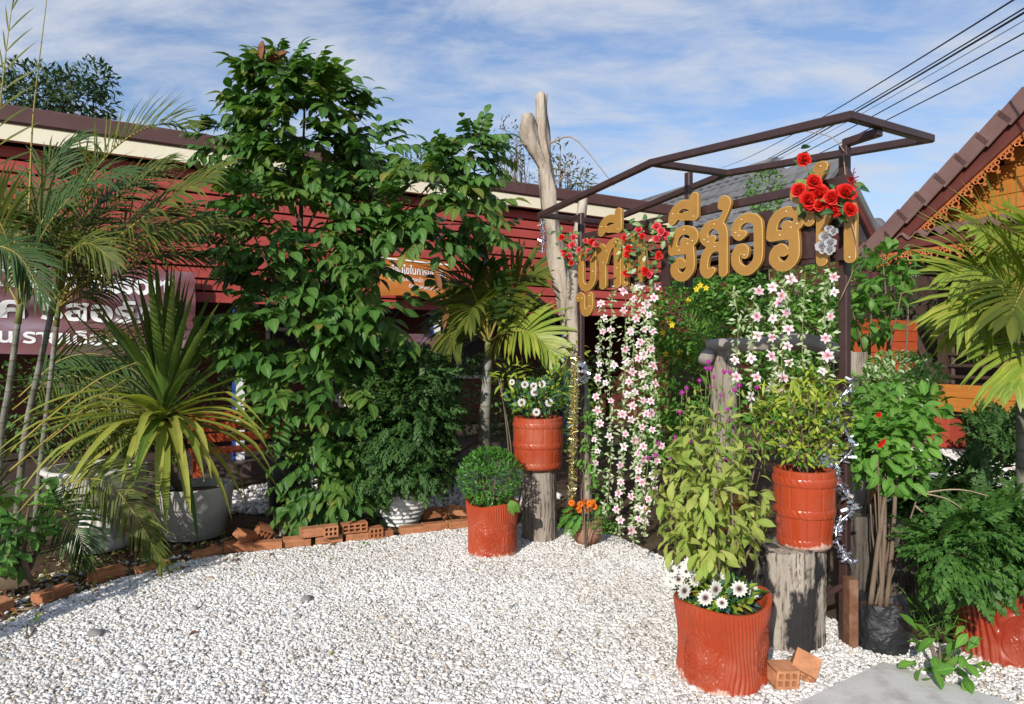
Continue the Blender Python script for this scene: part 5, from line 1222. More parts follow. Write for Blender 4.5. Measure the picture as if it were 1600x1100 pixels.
FR = [
 (pp(o2, (150, 400, 4.95), (245, 325, 4.8), (350, 262, 4.7)), 26, 0.42, 0.026, 0.75, 0.1, 0.013),
 (pp(o2, (115, 330, 5.1), (170, 240, 5.0), (240, 196, 4.9), (300, 202, 4.8)), 26, 0.36, 0.022, 0.4, 0.35, 0.011),
 (pp(o1, (45, 330, 4.9), (52, 180, 4.9), (76, -25, 4.85)), 2, 0.1, 0.012, 0.2, 0.0, 0.013),
 (pp((10, 420, 4.8), (-5, 260, 4.8), (5, 120, 4.8), (24, -30, 4.8)), 12, 0.3, 0.018, 0.2, -0.2, 0.010),
 (pp(o3, (170, 420, 5.2), (270, 370, 5.1), (370, 345, 5.0)), 24, 0.36, 0.022, 0.8, 0.0, 0.010),
 (pp(o2, (120, 380, 5.2), (135, 300, 5.2), (90, 250, 5.2)), 20, 0.36, 0.02, 0.5, 0.2, 0.010),
 (pp(o1, (60, 380, 4.8), (120, 300, 4.7), (205, 270, 4.6)), 24, 0.4, 0.024, 0.7, 0.15, 0.011),
 (pp(o1, (20, 400, 4.7), (-10, 330, 4.6), (-50, 300, 4.6)), 18, 0.36, 0.022, 0.5, 0.1, 0.010),
 (pp(o3, (140, 430, 5.4), (210, 350, 5.5), (290, 330, 5.6)), 22, 0.36, 0.02, 0.6, 0.2, 0.010),
 (pp(o1, (70, 440, 4.7), (130, 380, 4.5), (180, 410, 4.4)), 20, 0.3, 0.02, 0.8, 0.0, 0.009),
 (pp((-60, 420, 4.4), (-20, 385, 4.4), (30, 400, 4.4), (70, 470, 4.4)), 20, 0.3, 0.02, 0.8, 0.0, 0.009),
 (pp((0, 720, 4.95), (80, 650, 4.95), (150, 595, 4.95), (215, 565, 4.95)), 10, 0.2, 0.013, 0.8, -0.2, 0.011),
 (pp((10, 740, 4.95), (70, 690, 4.95), (140, 632, 4.95), (200, 590, 4.95)), 10, 0.2, 0.013, 0.8, -0.2, 0.011),
 (pp((60, 780, 4.75), (105, 755, 4.65), (165, 752, 4.55), (215, 810, 4.5), (252, 880, 4.5)), 30, 0.27, 0.018, 0.85, 0.0, 0.008),
 (pp((40, 790, 4.6), (80, 790, 4.5), (120, 830, 4.4), (135, 880, 4.4)), 22, 0.24, 0.018, 0.8, 0.0, 0.008),
 (pp((70, 740, 5.05), (120, 690, 5.05), (175, 672, 5.05), (225, 700, 5.0)), 14, 0.22, 0.016, 0.8, 0.0, 0.007),
 (pp((10, 800, 4.4), (-20, 770, 4.3), (-60, 800, 4.3)), 16, 0.24, 0.018, 0.8, 0.0, 0.008),
 (pp(o3, (130, 530, 5.8), (190, 520, 5.9), (260, 560, 5.9)), 20, 0.34, 0.02, 0.7, 0.0, 0.009),
 (pp((30, 620, 5.9), (100, 560, 6.0), (180, 560, 6.1), (260, 620, 6.1)), 24, 0.36, 0.022, 0.7, 0.0, 0.009),
 (pp(o1, (10, 420, 5.3), (50, 330, 5.5), (110, 300, 5.6)), 22, 0.4, 0.024, 0.6, 0.1, 0.010),
 (pp(o2, (130, 420, 5.2), (200, 370, 5.2), (290, 350, 5.2)), 22, 0.34, 0.02, 0.7, 0.0, 0.010), (pp(o1, (60, 400, 5.0), (110, 360, 5.0), (160, 400, 4.9)), 22, 0.38, 0.022, 0.7, 0.0, 0.010), (pp(o3, (120, 370, 5.4), (170, 300, 5.5), (220, 290, 5.6)), 22, 0.38, 0.022, 0.6, 0.1, 0.010), (pp((20, 640, 6.0), (90, 590, 6.0), (160, 600, 6.0), (220, 660, 6.0)), 22, 0.32, 0.02, 0.8, 0.0, 0.009), (pp((60, 700, 6.0), (150, 640, 6.0), (240, 660, 6.0), (280, 720, 6.0)), 22, 0.28, 0.02, 0.8, 0.0, 0.009), (pp(o2, (140, 360, 5.3), (200, 290, 5.4), (260, 250, 5.5)), 26, 0.42, 0.02, 0.8, 0.0, 0.010), (pp(o1, (50, 360, 5.0), (70, 270, 5.1), (120, 215, 5.2)), 24, 0.42, 0.02, 0.7, 0.0, 0.010), (pp(o2, (150, 430, 5.0), (230, 370, 4.9), (330, 340, 4.8)), 26, 0.36, 0.02, 0.9, 0.0, 0.010), (pp(o3, (60, 400, 5.4), (20, 330, 5.5), (-20, 310, 5.5)), 22, 0.4, 0.02, 0.7, 0.0, 0.010), (pp(o2, (90, 400, 5.0), (60, 340, 4.9), (10, 330, 4.8)), 22, 0.4, 0.02, 0.8, 0.0, 0.010), (pp(o3, (160, 450, 5.5), (240, 400, 5.6), (340, 400, 5.7)), 24, 0.34, 0.02, 0.8, 0.0, 0.010),
]
FR = [(c, int(n*1.7) if n > 12 else n, L*1.15, W*0.82, h, v, rr*0.85) for c, n, L, W, h, v, rr in FR]
palm(ar, FR, ['leaf_palm', 'leaf_palm', 'leaf_palm_dark', 'leaf_palm'], 'stem_yellow', 3, Vector((-.2, -.7, .8)))
for ctrl in (pp(o2, (100, 400, 5.05), (120, 320, 5.1)), pp(o2, (60, 380, 5.0), (40, 300, 5.0)), pp(o3, (130, 400, 5.3), (160, 330, 5.3)), pp(o1, (40, 400, 4.9), (75, 330, 4.9)), pp(o3, (100, 380, 5.4), (70, 300, 5.5))):
    part('leaf_stalk', MB().add(tube_geo(catmull(ctrl, 10), [0.016, 0.009, 0.005], 7)), 'stem_yellow', ar)

# strap-leaved plant
dr = thing('dracaena', 'spiky plant with long arching strap leaves in wide concrete pot', 'plant', pD)
dc = P(258, 655, 5.45)
part('stem', MB().add(tube_geo(catmull([pD+UP*.3, P(266, 740, 5.55), dc], 10), [0.04, 0.034, 0.036], 10, True, 0.3)), 'bark_brown', dr)
r = random.Random(21)
for i in range(74):
    t = i/73; a = i*2.399+r.uniform(-.3, .3); el = R_((86-38*t/0.45 if t < 0.45 else 42-75*(t-0.45)/0.55) + r.uniform(-8, 8))
    d = Vector((math.cos(a)*math.cos(el), math.sin(a)*math.cos(el)*0.85, math.sin(el)))
    L = r.uniform(1.0, 1.22) if t < 0.45 else r.uniform(1.0, 1.25); bend = 0.02+1.4*max(0, t-0.28)**1.05+r.uniform(0, 0.12)
    if t > 0.3 and d.y > 0.75: continue
    g = strap_geo(dc + UP*0.12*(1-t) + d*0.02, d, L, r.uniform(0.055, 0.072), bend, 10, r.uniform(0.35, 0.65) if (t > 0.45 and r.random() < 0.45) else None, r.uniform(-.5, .5))
    part('leaf', MB().add(g), 'leaf_strap_old' if t > 0.6 and r.random() < 0.75 else 'leaf_strap', dr)
DRO = [(-PI/2+0.135*(i-11)+r.uniform(-.1, .1), r.uniform(1.05, 1.3), r.choice((30, 20, 8, -5, -20))+r.uniform(-5, 5), r.choice((None, None, 0.35, 0.55))) for i in range(23)]
for a, L, el, kk in tuple(DRO) + ((-1.9, 1.05, 5, None), (-1.4, 1.0, -15, None), (-0.5, 1.25, 12, 0.75), (-0.35, 1.2, 2, 0.7), (3.5, 1.1, 10, None), (-2.4, 0.95, -5, 0.4), (-1.1, 1.0, -30, None), (-1.7, 0.9, -40, None), (-0.9, 1.0, -20, 0.5)):
    e = R_(el); part('leaf', MB().add(strap_geo(dc, (math.cos(a)*math.cos(e), math.sin(a)*math.cos(e), math.sin(e)), L, 0.068, 0.62+0.3*r.random(), 12, kk)), 'leaf_strap_old', dr)

# young palm in the middle
mb_ = P(757, 700, 6.4); mb_.z = 0
mp = thing('young_palm', 'young palm with slim grey green trunk behind red planters', 'palm', mb_)
mc = P(762, 560, 6.4)
part('trunk', MB().add(tube_geo(catmull([mb_-UP*.05, P(757, 660, 6.4), P(760, 610, 6.4), mc], 14), [0.065, 0.055, 0.048, 0.04], 14)), 'cane', mp)
part('crownshaft', MB().add(tube_geo([mc, P(763, 535, 6.4), P(764, 505, 6.4)], [0.04, 0.03, 0.016], 10)), 'stem_green', mp)
k0 = (763, 535, 6.4)
palm(mp, [(pp(k0, (735, 500, 6.3), (712, 505, 6.2), (700, 545, 6.1)), 22, 0.47, 0.044, 0.75, 0.0, 0.012), (pp(k0, (745, 470, 6.3), (728, 445, 6.2), (690, 440, 6.1)), 22, 0.50, 0.044, 0.5, 0.2, 0.012),
 (pp(k0, (760, 470, 6.3), (765, 420, 6.2), (760, 385, 6.0)), 20, 0.50, 0.044, 0.4, 0.3, 0.012), (pp(k0, (785, 480, 6.3), (812, 440, 6.2), (845, 430, 6.1)), 22, 0.47, 0.044, 0.5, 0.2, 0.012),
 (pp(k0, (790, 520, 6.2), (830, 520, 6.0), (865, 555, 5.9)), 22, 0.45, 0.047, 0.5, 0.25, 0.012), (pp(k0, (780, 490, 6.5), (810, 470, 6.6), (850, 490, 6.7)), 20, 0.45, 0.044, 0.6, 0.1, 0.012),
 (pp(k0, (750, 500, 6.0), (740, 480, 5.8), (730, 500, 5.7)), 20, 0.40, 0.042, 0.7, 0.1, 0.010), (pp(k0, (740, 520, 6.6), (710, 490, 6.7), (680, 500, 6.8)), 20, 0.45, 0.044, 0.6, 0.1, 0.010)],
 ['leaf_palm', 'leaf_palm', 'leaf_palm_dark', 'leaf_palm', 'leaf_palm_bright'], 'stem_yellow', 40, Vector((-.3, -.8, .7)))
# palm reaching in from beyond the right edge
rb_ = Vector((3.25, 4.3, 0))
rp2 = thing('palm', 'bright yellow green palm reaching in by the timber house', 'palm', rb_)
rc = Vector((3.2, 4.25, 1.55))
part('trunk', MB().add(tube_geo(catmull([rb_-UP*.05, rb_+UP*.8, rc], 10), [0.08, 0.065, 0.05], 12)), 'cane', rp2)
k0 = (1605, 520, 4.2)
palm(rp2, [(pp(k0, (1590, 440, 4.1), (1545, 415, 4.0), (1480, 425, 3.9)), 31, 0.54, 0.033, 0.25, 0.05, 0.012), (pp(k0, (1600, 420, 4.2), (1570, 370, 4.1), (1520, 352, 4.0)), 24, 0.46, 0.033, 0.3, 0.1, 0.012),
 (pp(k0, (1580, 470, 4.0), (1540, 455, 3.9), (1495, 490, 3.8)), 27, 0.54, 0.037, 0.5, 0.05, 0.012), (pp(k0, (1610, 450, 3.9), (1600, 450, 3.7), (1575, 500, 3.5)), 24, 0.54, 0.039, 0.5, 0.1, 0.012),
 (pp(k0, (1620, 520, 3.8), (1612, 545, 3.6), (1590, 600, 3.5)), 24, 0.49, 0.037, 0.9, 0.0, 0.012), (pp(k0, (1640, 430, 4.1), (1660, 380, 4.0), (1640, 350, 3.9)), 24, 0.54, 0.037, 0.5, 0.1, 0.012), (pp(k0, (1560, 480, 4.4), (1520, 470, 4.6), (1500, 520, 4.7)), 27, 0.49, 0.033, 0.7, 0.0, 0.010)],
 ['leaf_palm_bright', 'leaf_palm_bright', 'leaf_palm_bright', 'leaf_palm'], 'stem_yellow', 60, Vector((-.35, -1, .5)))

# ------------------------------------------------------------------ shrubs
def shrub(name, label, cat, base, blobs, n, geos, mat, size, seed, lo=0.5, parts=0, pname='leaf', upw=0.3, droop=0.0, jit=0.5, stems=6, rest='foliage', group=None, r0=0.02, outw=1.0):
    """blobs: (u, v, D, ru px, rv px, ry m, weight)"""
    rr = random.Random(seed); root = thing(name, label, cat, base, group); Ms = []; tips = []
    W = sum(b[6] for b in blobs)
    for u, v, D, ru, rv, ry, w in blobs:
        k = D/F; pts = blob_pts(rr, int(n*w/W), P(u, v, D), (ru*k, ry, rv*k), lo, 1.0)
        Ms += bush_M(rr, pts, size, outw, upw, jit, droop); tips += [p for p, q in pts[:max(1, int(stems*w/W))]]
    if stems: branches(root, base, tips, r0, 0.004, seed=seed)
    Ms = [M for M in Ms if M.translation.z > 0.02]
    put_leaves(root, pname, geos, mat, Ms, parts, rest, parts > 0); return root
SP = [spray_geo(k, 0.16, 6, 0.011) for k in range(5)]; SPs = [spray_geo(k+9, 0.11, 5, 0.009) for k in range(4)]
LG = lambda L, W, n=3, f=0.25, d=0.5, tip=0.45: [leaf_geo(L*(0.9+0.1*k), W*(1.1-0.08*k), n, f, d+0.15*k, tip) for k in range(3)]
shrub('cypress_bush', 'dark feathery cypress bush growing from the white ribbed pot', 'bush', pW+UP*.3, [(630, 690, 5.9, 70, 50, 0.42, 3), (628, 650, 5.9, 82, 70, 0.45, 3), (635, 600, 6.0, 70, 50, 0.4, 2), (660, 730, 5.75, 42, 26, 0.25, 1), (590, 735, 5.75, 38, 26, 0.25, 1)], 1500, SP, 'leaf_cypress', (0.7, 1.2), 31, 0.6, 0, upw=0.0, droop=0.25, r0=0.03)
bw_ = shrub('round_bush', 'dense round green bush with fine leaves in red trunk planter', 'bush', pB+UP*.32, [(766, 745, 5.12, 50, 44, 0.25, 4), (766, 720, 5.15, 36, 20, 0.18, 1)], 2600, LG(0.036, 0.011, 2, 0.2, 0.3), 'leaf_box', (0.8, 1.2), 32, 0.72, 0, upw=0.5, stems=10, r0=0.008)
lg = MB().add(leaf_geo(0.12, 0.06, 5, 0.3, 0.8)).mesh('leaf', 'leaf_vine')
for d in ((0.2, -0.3, -1), (0.6, -0.3, -0.7)): link('leaf', lg, bw_, frame(P(797, 782, 4.93), d, (0, -1, 0.2)))
# potted flowers
def daisy_pot(label, base, spots, dm, blobs, n, seed, cat='flowers'):
    root = shrub('daisy_bunch', label, cat, base, blobs, n, LG(0.05, 0.018, 3, 0.2, 0.5), ['leaf_box', 'leaf_lime', 'leaf_blue'], (0.8, 1.3), seed, 0.3, 0, upw=0.7, stems=0, group='daisy bunches')
    for u, v, D, s in spots:
        p = P(u, v, D); d = Vector((rnd.uniform(-.35, .35), -0.75, rnd.uniform(0.3, 0.9))); M = frame(p, UP, d, s); 
        M = M @ Matrix.Identity(4)
        f = link('daisy', dm, root, M); part('stalk', MB().add(tube_geo([p-d.normalized()*0.004, p.lerp(Vector((base[0], base[1], base[2])), 0.5)+UP*.03, Vector(base)], 0.0025, 5)), 'stem_green', root)
    return root
daisy_pot('white daisies with dark centres in red barrel planter on pale log', (0.21, 5.5, 0.94), [(820, 601, 5.38, 1), (834, 603, 5.4, .9), (847, 600, 5.42, 1), (835, 613, 5.34, 1), (815, 629, 5.33, 1.05), (858, 629, 5.35, 1.05), (838, 644, 5.32, 1.0), (800, 597, 5.45, .8)], daisyA, [(836, 622, 5.5, 46, 28, 0.2, 3), (872, 605, 5.55, 24, 30, 0.15, 1)], 700, 33)
daisy_pot('large white daisies with dark centres filling the nearest red planter', (pA.x, pA.y, 0.32), [(1069, 923, 3.05, 1.15), (1118, 921, 3.02, 1.2), (1155, 920, 3.04, 1.15), (1102, 934, 2.98, 1.1), (1128, 942, 2.95, .8), (1087, 905, 3.1, 1.1), (1121, 905, 3.12, 1.1), (1178, 925, 3.12, .9), (1060, 905, 3.1, .9), (1095, 900, 3.15, 1.0)], daisyA, [(1122, 925, 3.17, 62, 20, 0.17, 1)], 420, 34)
wl_ = thing('white_flower_spray', 'cluster of plain white flowers spilling past the nearest planter rim', 'flowers', P(1056, 900, 3.2))
for u, v in ((1050, 892), (1062, 886), (1056, 905), (1072, 893), (1048, 908), (1078, 880), (1066, 902)): link('white_flower', daisyB, wl_, frame(P(u, v, 3.12+rnd.uniform(-.05, .05)), UP, (rnd.uniform(-.6, 0), -1, 0.4), 0.9))
part('stalk', MB().add(tube_geo([P(1060, 895, 3.2), P(1085, 925, 3.2)], 0.004, 5)), 'stem_green', wl_)
# leaves poking out round the barrel: a lime schefflera behind the daisies
shrub('lime_shrub', 'thin shrub with drooping yellow green leaves beside the daisies', 'shrub', (0.02, 5.75, 0), [(800, 590, 5.7, 28, 28, 0.2, 1), (885, 590, 5.75, 26, 50, 0.2, 2), (895, 560, 5.8, 18, 40, 0.15, 1)], 190, LG(0.085, 0.02, 3, 0.2, 0.6), 'leaf_lime', (0.8, 1.2), 35, 0.3, 150, upw=0.1, droop=0.2, stems=8, r0=0.008)
# orange marigolds and fern in the small clay pot
mg = thing('marigolds', 'orange marigolds with blue green leaves in small clay pot', 'flowers', pT+UP*.2)
for u, v in ((889, 800), (899, 793), (907, 788), (914, 784), (922, 787), (929, 792), (919, 797), (893, 786), (926, 785), (905, 797), (917, 790)): link('marigold', mari[rnd.randrange(2)], mg, frame(P(u, v, 5.25+rnd.uniform(-.05, .05)), UP, (rnd.uniform(-.4, .4), -1, 0.6), 0.8))
Ms = [frame(P(908+rnd.gauss(0, 12), 808+rnd.gauss(0, 6), 5.3+rnd.uniform(-.07, .05)), Vector((rnd.gauss(0, 1), rnd.gauss(-.4, .6), rnd.uniform(0.1, 1))), UP, rnd.uniform(.7, 1.1)) for _ in range(46)]
put_leaves(mg, 'leaf', LG(0.07, 0.03), 'leaf_blue', Ms, 60)
fn = thing('fern', 'bright green fern hanging over the small clay pot', 'fern', pT+UP*.2+Vector((-.06, 0, 0)))
for i, (u, v) in enumerate(((876, 815), (882, 835), (893, 838), (880, 800), (900, 828), (888, 824), (872, 825))):
    a = P(905, 812, 5.28); b = P(u, v, 5.18); rib, lf = frond_geo([a, a.lerp(b, .5)+UP*.06, b], 16, 0.055, 0.014, 0.3, 0.1, rr=0.003, seed=i, sweep=(0.1, 0.7)); part('frond', MB().add(lf).add(rib), 'leaf_fern', fn)
# sage plant in the near planter
SG = LG(0.10, 0.037, 4, 0.25, 0.9, 0.55)
sg = shrub('sage_plant', 'tall leafy sage with pale green hanging leaves in nearest planter', 'plant', pA+UP*.3, [(1110, 790, 3.3, 75, 75, 0.24, 4), (1060, 780, 3.35, 45, 60, 0.2, 2), (1160, 790, 3.35, 45, 60, 0.2, 2), (1105, 850, 3.15, 70, 42, 0.16, 3), (1110, 715, 3.45, 70, 45, 0.2, 2), (1085, 700, 3.5, 30, 60, 0.15, 1)], 560, SG, 'leaf_sage', (0.6, 1.15), 36, 0.15, 300, upw=0.3, droop=0.6, stems=22, r0=0.009)
gm = shrub('globe_amaranth', 'airy plant topped with small magenta globe flowers behind sage', 'plant', (1.12, 3.75, 0), [(1110, 660, 3.7, 60, 60, 0.25, 2), (1185, 660, 3.7, 40, 55, 0.22, 2), (1140, 690, 3.65, 70, 40, 0.2, 2)], 300, LG(0.07, 0.024, 3, 0.25, 0.7), ['leaf_sage', 'leaf_vine'], (0.6, 1.1), 37, 0.2, 200, upw=0.5, droop=0.2, stems=10, r0=0.006)
for u, v in ((1107, 566), (1103, 576), (1110, 576), (1115, 589), (1093, 595), (1073, 607), (1066, 614), (1131, 581), (1140, 582), (1110, 605), (1148, 610), (1183, 606), (1194, 607), (1126, 618), (1123, 645), (1137, 640), (1145, 667), (1205, 660), (1054, 689), (1029, 693), (1024, 712), (1062, 644), (1139, 658), (1155, 603), (1078, 690), (1172, 700), (1134, 720), (1013, 716), (1240, 684), (1048, 718), (1055, 683), (1114, 690), (1087, 728)):
    p = P(u, v, 3.65+rnd.uniform(-.12, .12)); f = link('globe_flower', globe[rnd.randrange(2)], gm, frame(p, UP, (0, -1, 0), rnd.uniform(.8, 1.1)))
    b = P(u+rnd.uniform(-14, 14), v+rnd.uniform(70, 130), 3.7); part('stalk', MB().add(tube_geo(catmull([b, b.lerp(p, .5)+Vector((rnd.uniform(-.02, .02), 0, 0)), p], 6), 0.0022, 4)), 'stem_green', gm)
# lime bush in the worn barrel
shrub('lime_bush', 'yellow green small leaved bush in the worn barrel planter', 'bush', (1.51, 3.53, 0.86), [(1262, 700, 3.5, 52, 26, 0.16, 3), (1235, 668, 3.5, 34, 34, 0.14, 2), (1292, 672, 3.5, 34, 34, 0.14, 2), (1262, 640, 3.5, 46, 34, 0.15, 2), (1312, 640, 3.48, 18, 26, 0.1, 0.6), (1215, 632, 3.5, 18, 26, 0.1, 0.6), (1275, 600, 3.52, 26, 30, 0.1, 0.7)], 1150, LG(0.036, 0.017, 2, 0.2, 0.4), ['leaf_lime', 'leaf_lime', 'leaf_vine'], (0.7, 1.3), 38, 0.15, 0, upw=0.4, stems=34, r0=0.006)
shrub('croton', 'slender plant with narrow drooping yellow green leaves above lime bush', 'plant', (1.56, 3.62, 0.86), [(1250, 600, 3.6, 42, 36, 0.15, 3), (1290, 610, 3.6, 28, 30, 0.12, 1), (1205, 640, 3.6, 30, 40, 0.1, 1)], 260, LG(0.085, 0.013, 3, 0.2, 1.0), 'leaf_lime', (0.7, 1.15), 39, 0.2, 180, upw=0.1, droop=0.1, stems=12, r0=0.005)
# vine on thin stems in the black bag
vb = shrub('climbing_vine', 'leafy green vine on tied thin stems rising from nursery bag', 'vine', pN+UP*.2, [(1390, 690, 3.75, 62, 55, 0.28, 4), (1400, 640, 3.9, 66, 40, 0.3, 3), (1350, 700, 3.65, 36, 50, 0.2, 2), (1395, 740, 3.7, 40, 30, 0.2, 1)], 1000, LG(0.085, 0.042, 4, 0.25, 0.7), 'leaf_vine', (0.6, 1.15), 41, 0.4, 260, upw=0.15, droop=0.25, stems=3, r0=0.005)
for a, b, w in (((1360, 945), (1388, 740), 0.013), ((1375, 950), (1382, 745), 0.012), ((1385, 948), (1400, 745), 0.012), ((1378, 940), (1376, 760), 0.008), ((1368, 945), (1395, 800), 0.007)):
    part('stem', MB().add(tube_geo(catmull([P(*a, 3.46), P((a[0]+b[0])/2+rnd.uniform(-4, 4), (a[1]+b[1])/2, 3.5), P(*b, 3.65)], 10), [w, w*.8], 8, True, .2)), 'bark_brown', vb)
for u, v in ((1380, 690), (1376, 695), (1373, 648)): link('red_flower', roseB[0], vb, frame(P(u, v, 3.42), UP, (0, -1, .3), .5))
shrub('variegated_shrub', 'pale green fine leaved shrub above the climbing vine', 'shrub', (2.75, 4.75, 0), [(1405, 585, 4.7, 58, 34, 0.3, 3), (1370, 605, 4.6, 40, 30, 0.25, 2), (1430, 610, 4.7, 26, 32, 0.2, 1)], 2400, LG(0.05, 0.022, 2, 0.2, 0.5), ['leaf_vine', 'leaf_silk'], (0.7, 1.2), 42, 0.5, 0, upw=0.3, stems=8)
TH = [spray_geo(30+k, 0.16, 6, 0.013) for k in range(5)]
shrub('thuja_shrub', 'feathery bright green thuja shrub spilling over spiral knot planter', 'shrub', pC+UP*.33, [(1555, 858, 3.4, 78, 50, 0.28, 4), (1510, 848, 3.3, 46, 46, 0.2, 2), (1590, 830, 3.5, 46, 50, 0.28, 2), (1482, 872, 3.2, 30, 32, 0.14, 1)], 400, TH, 'leaf_thuja', (0.7, 1.15), 43, 0.5, 300, 'frond', upw=0.1, droop=0.3, stems=10, r0=0.012)
shrub('thuja_shrub', 'darker feathery thuja shrub with sparse branches in front of far gravel', 'shrub', (2.85, 4.6, 0), [(1495, 775, 4.5, 58, 34, 0.3, 3), (1540, 765, 4.5, 46, 34, 0.3, 2), (1470, 800, 4.4, 40, 34, 0.25, 2)], 250, TH, 'leaf_cypress', (0.8, 1.3), 44, 0.5, 200, 'frond', upw=0.2, droop=0.2, stems=14, r0=0.012)
shrub('seedling', 'low plant with broad bright green leaves beside paving slab', 'plant', P(1475, 1075, 3.1)*1-UP*(P(1475, 1075, 3.1).z), [(1470, 1020, 3.12, 48, 40, 0.14, 3), (1440, 1030, 3.1, 26, 24, 0.08, 1), (1500, 1040, 3.1, 26, 22, 0.1, 1)], 50, LG(0.10, 0.042, 4, 0.2, 0.6, 0.6), 'leaf_vine', (0.7, 1.15), 45, 0.4, 60, upw=0.45, stems=8, r0=0.006)
gr = shrub('grass_tuft', 'wispy tuft of fine grass behind the low seedling', 'grass', P(1470, 985, 3.5)*1-UP*P(1470, 985, 3.5).z, [(1465, 960, 3.5, 36, 40, 0.12, 1)], 260, LG(0.14, 0.004, 2, 0.1, 0.9), 'leaf_vine', (0.6, 1.2), 46, 0.2, 0, upw=1.2, stems=0)
tw = thing('dry_twigs', 'thin pale dry twigs arching over the dark stump', 'twigs', P(1450, 900, 3.7))
for pts in (((1440, 770), (1500, 765), (1560, 780), (1600, 795)), ((1420, 850), (1440, 900), (1452, 960), (1470, 990)), ((1430, 790), (1470, 830), (1480, 880)), ((1400, 860), (1440, 850), (1475, 900), (1465, 950)), ((1440, 770), (1480, 780), (1510, 800))):
    part('twig', MB().add(tube_geo(catmull([P(u, v, 3.6) for u, v in pts], 12), [0.005, 0.002], 5)), 'twig_dry', tw)
# plants at the near left edge
shrub('leafy_shrub', 'glossy bright green leafy shrub in front of palm canes', 'shrub', P(35, 920, 4.4)*1-UP*P(35, 920, 4.4).z, [(40, 800, 4.35, 55, 50, 0.3, 3), (10, 850, 4.2, 50, 40, 0.25, 2)], 240, LG(0.10, 0.045, 4, 0.25, 0.5), ['leaf_fern', 'leaf_tree'], (0.7, 1.2), 47, 0.4, 200, upw=0.3, droop=0.2, stems=8)
shrub('weed', 'small green weed at the gravel edge nearest the brick line', 'weed', GP(40, 1005), [(45, 985, 3.7, 22, 16, 0.08, 1)], 26, LG(0.05, 0.025, 3), 'leaf_vine', (0.6, 1.1), 48, 0.3, 30, upw=0.6, stems=4, r0=0.003)
for u, v, lab in ((505, 850, 'tiny green weed in gravel under the hollow bricks'), (570, 857, 'tiny green sprout in gravel below small hollow brick'), (330, 855, 'small green weed against the concrete pot')):
    shrub('weed', lab, 'weed', GP(u, v), [(u, v-3, GP(u, v).y, 9, 5, 0.04, 1)], 14, LG(0.035, 0.018, 2), 'leaf_vine', (0.7, 1.1), u, 0.3, 20, upw=0.5, stems=0)

# hedges and greenery behind
HGm = LG(0.065, 0.03, 2, 0.25, 0.5)
hd = shrub('hedge', 'bright green hedge with yellow flowers behind the lily strings', 'hedge', (1.5, 6.6, 0), [(1075, 500, 6.4, 62, 70, 0.5, 3), (1060, 600, 6.3, 70, 80, 0.5, 3), (1120, 460, 6.6, 50, 40, 0.4, 2), (1150, 560, 6.6, 60, 80, 0.5, 2), (1030, 690, 6.0, 50, 40, 0.4, 1)], 6500, HGm, 'leaf_hedge', (0.7, 1.25), 51, 0.6, 0, upw=0.3, stems=10)
for u, v in ((1094, 446), (1088, 452), (1062, 550), (1045, 500), (1050, 508), (1035, 520), (1103, 450), (1040, 553), (1075, 470)): link('yellow_flower', yel, hd, frame(P(u, v, 5.85), UP, (0, -1, .3), 1.0))
shrub('hedge', 'green hedge behind the right hand lily strings and log beam', 'hedge', (3.0, 7.2, 0), [(1250, 450, 6.8, 70, 45, 0.5, 2), (1230, 520, 6.7, 90, 60, 0.5, 3), (1290, 500, 6.6, 50, 60, 0.5, 2), (1210, 620, 6.2, 70, 50, 0.5, 2), (1195, 300, 9.5, 30, 40, 0.3, 1)], 5000, HGm, 'leaf_hedge', (0.7, 1.3), 52, 0.55, 0, upw=0.3, stems=10)
shrub('papaya_bush', 'bush of lobed dark leaves right of the sign post', 'bush', (3.1, 5.9, 0), [(1370, 440, 5.8, 44, 50, 0.35, 3), (1350, 500, 5.7, 40, 40, 0.3, 2), (1400, 410, 5.9, 30, 25, 0.25, 1)], 330, LG(0.13, 0.055, 3, 0.25, 0.7), 'leaf_hedge', (0.7, 1.2), 53, 0.4, 250, upw=0.1, droop=0.3, stems=8)
shrub('hedge', 'dark leafy hedge in front of the veranda behind cypress bush', 'hedge', (-1.2, 7.6, 0), [(640, 620, 7.4, 90, 60, 0.6, 3), (760, 620, 7.4, 70, 70, 0.6, 3), (850, 640, 7.2, 60, 80, 0.5, 2), (930, 640, 7.0, 50, 90, 0.5, 2), (560, 640, 7.5, 40, 50, 0.4, 1)], 3600, HGm, 'leaf_tree', (0.7, 1.25), 54, 0.6, 0, upw=0.3, stems=10)
shrub('hedge', 'leafy hedge in shade under the large purple banner', 'hedge', (-4.0, 6.9, 0), [(200, 620, 6.6, 130, 60, 0.5, 3), (60, 640, 6.6, 110, 80, 0.5, 3), (330, 560, 6.6, 60, 60, 0.4, 1)], 2000, HGm, 'leaf_tree', (0.7, 1.3), 55, 0.6, 0, upw=0.3, stems=8)
shrub('hedge', 'far dark greenery between the houses behind red board wall', 'hedge', (4.4, 12, 0), [(1330, 520, 12.5, 90, 90, 0.6, 2), (1430, 540, 13.5, 70, 90, 0.6, 2), (1250, 520, 11.5, 90, 70, 0.6, 2)], 2600, LG(0.11, 0.06, 2), 'leaf_far', (0.7, 1.3), 56, 0.5, 0, stems=6)
shrub('hedge', 'distant dark green trees seen beneath the timber house', 'hedge', (10, 17, 0), [(1520, 500, 17, 130, 90, 1.0, 2), (1620, 500, 17, 90, 90, 1.0, 1)], 2200, LG(0.2, 0.1, 2), 'leaf_far', (0.7, 1.3), 57, 0.4, 0, stems=4)
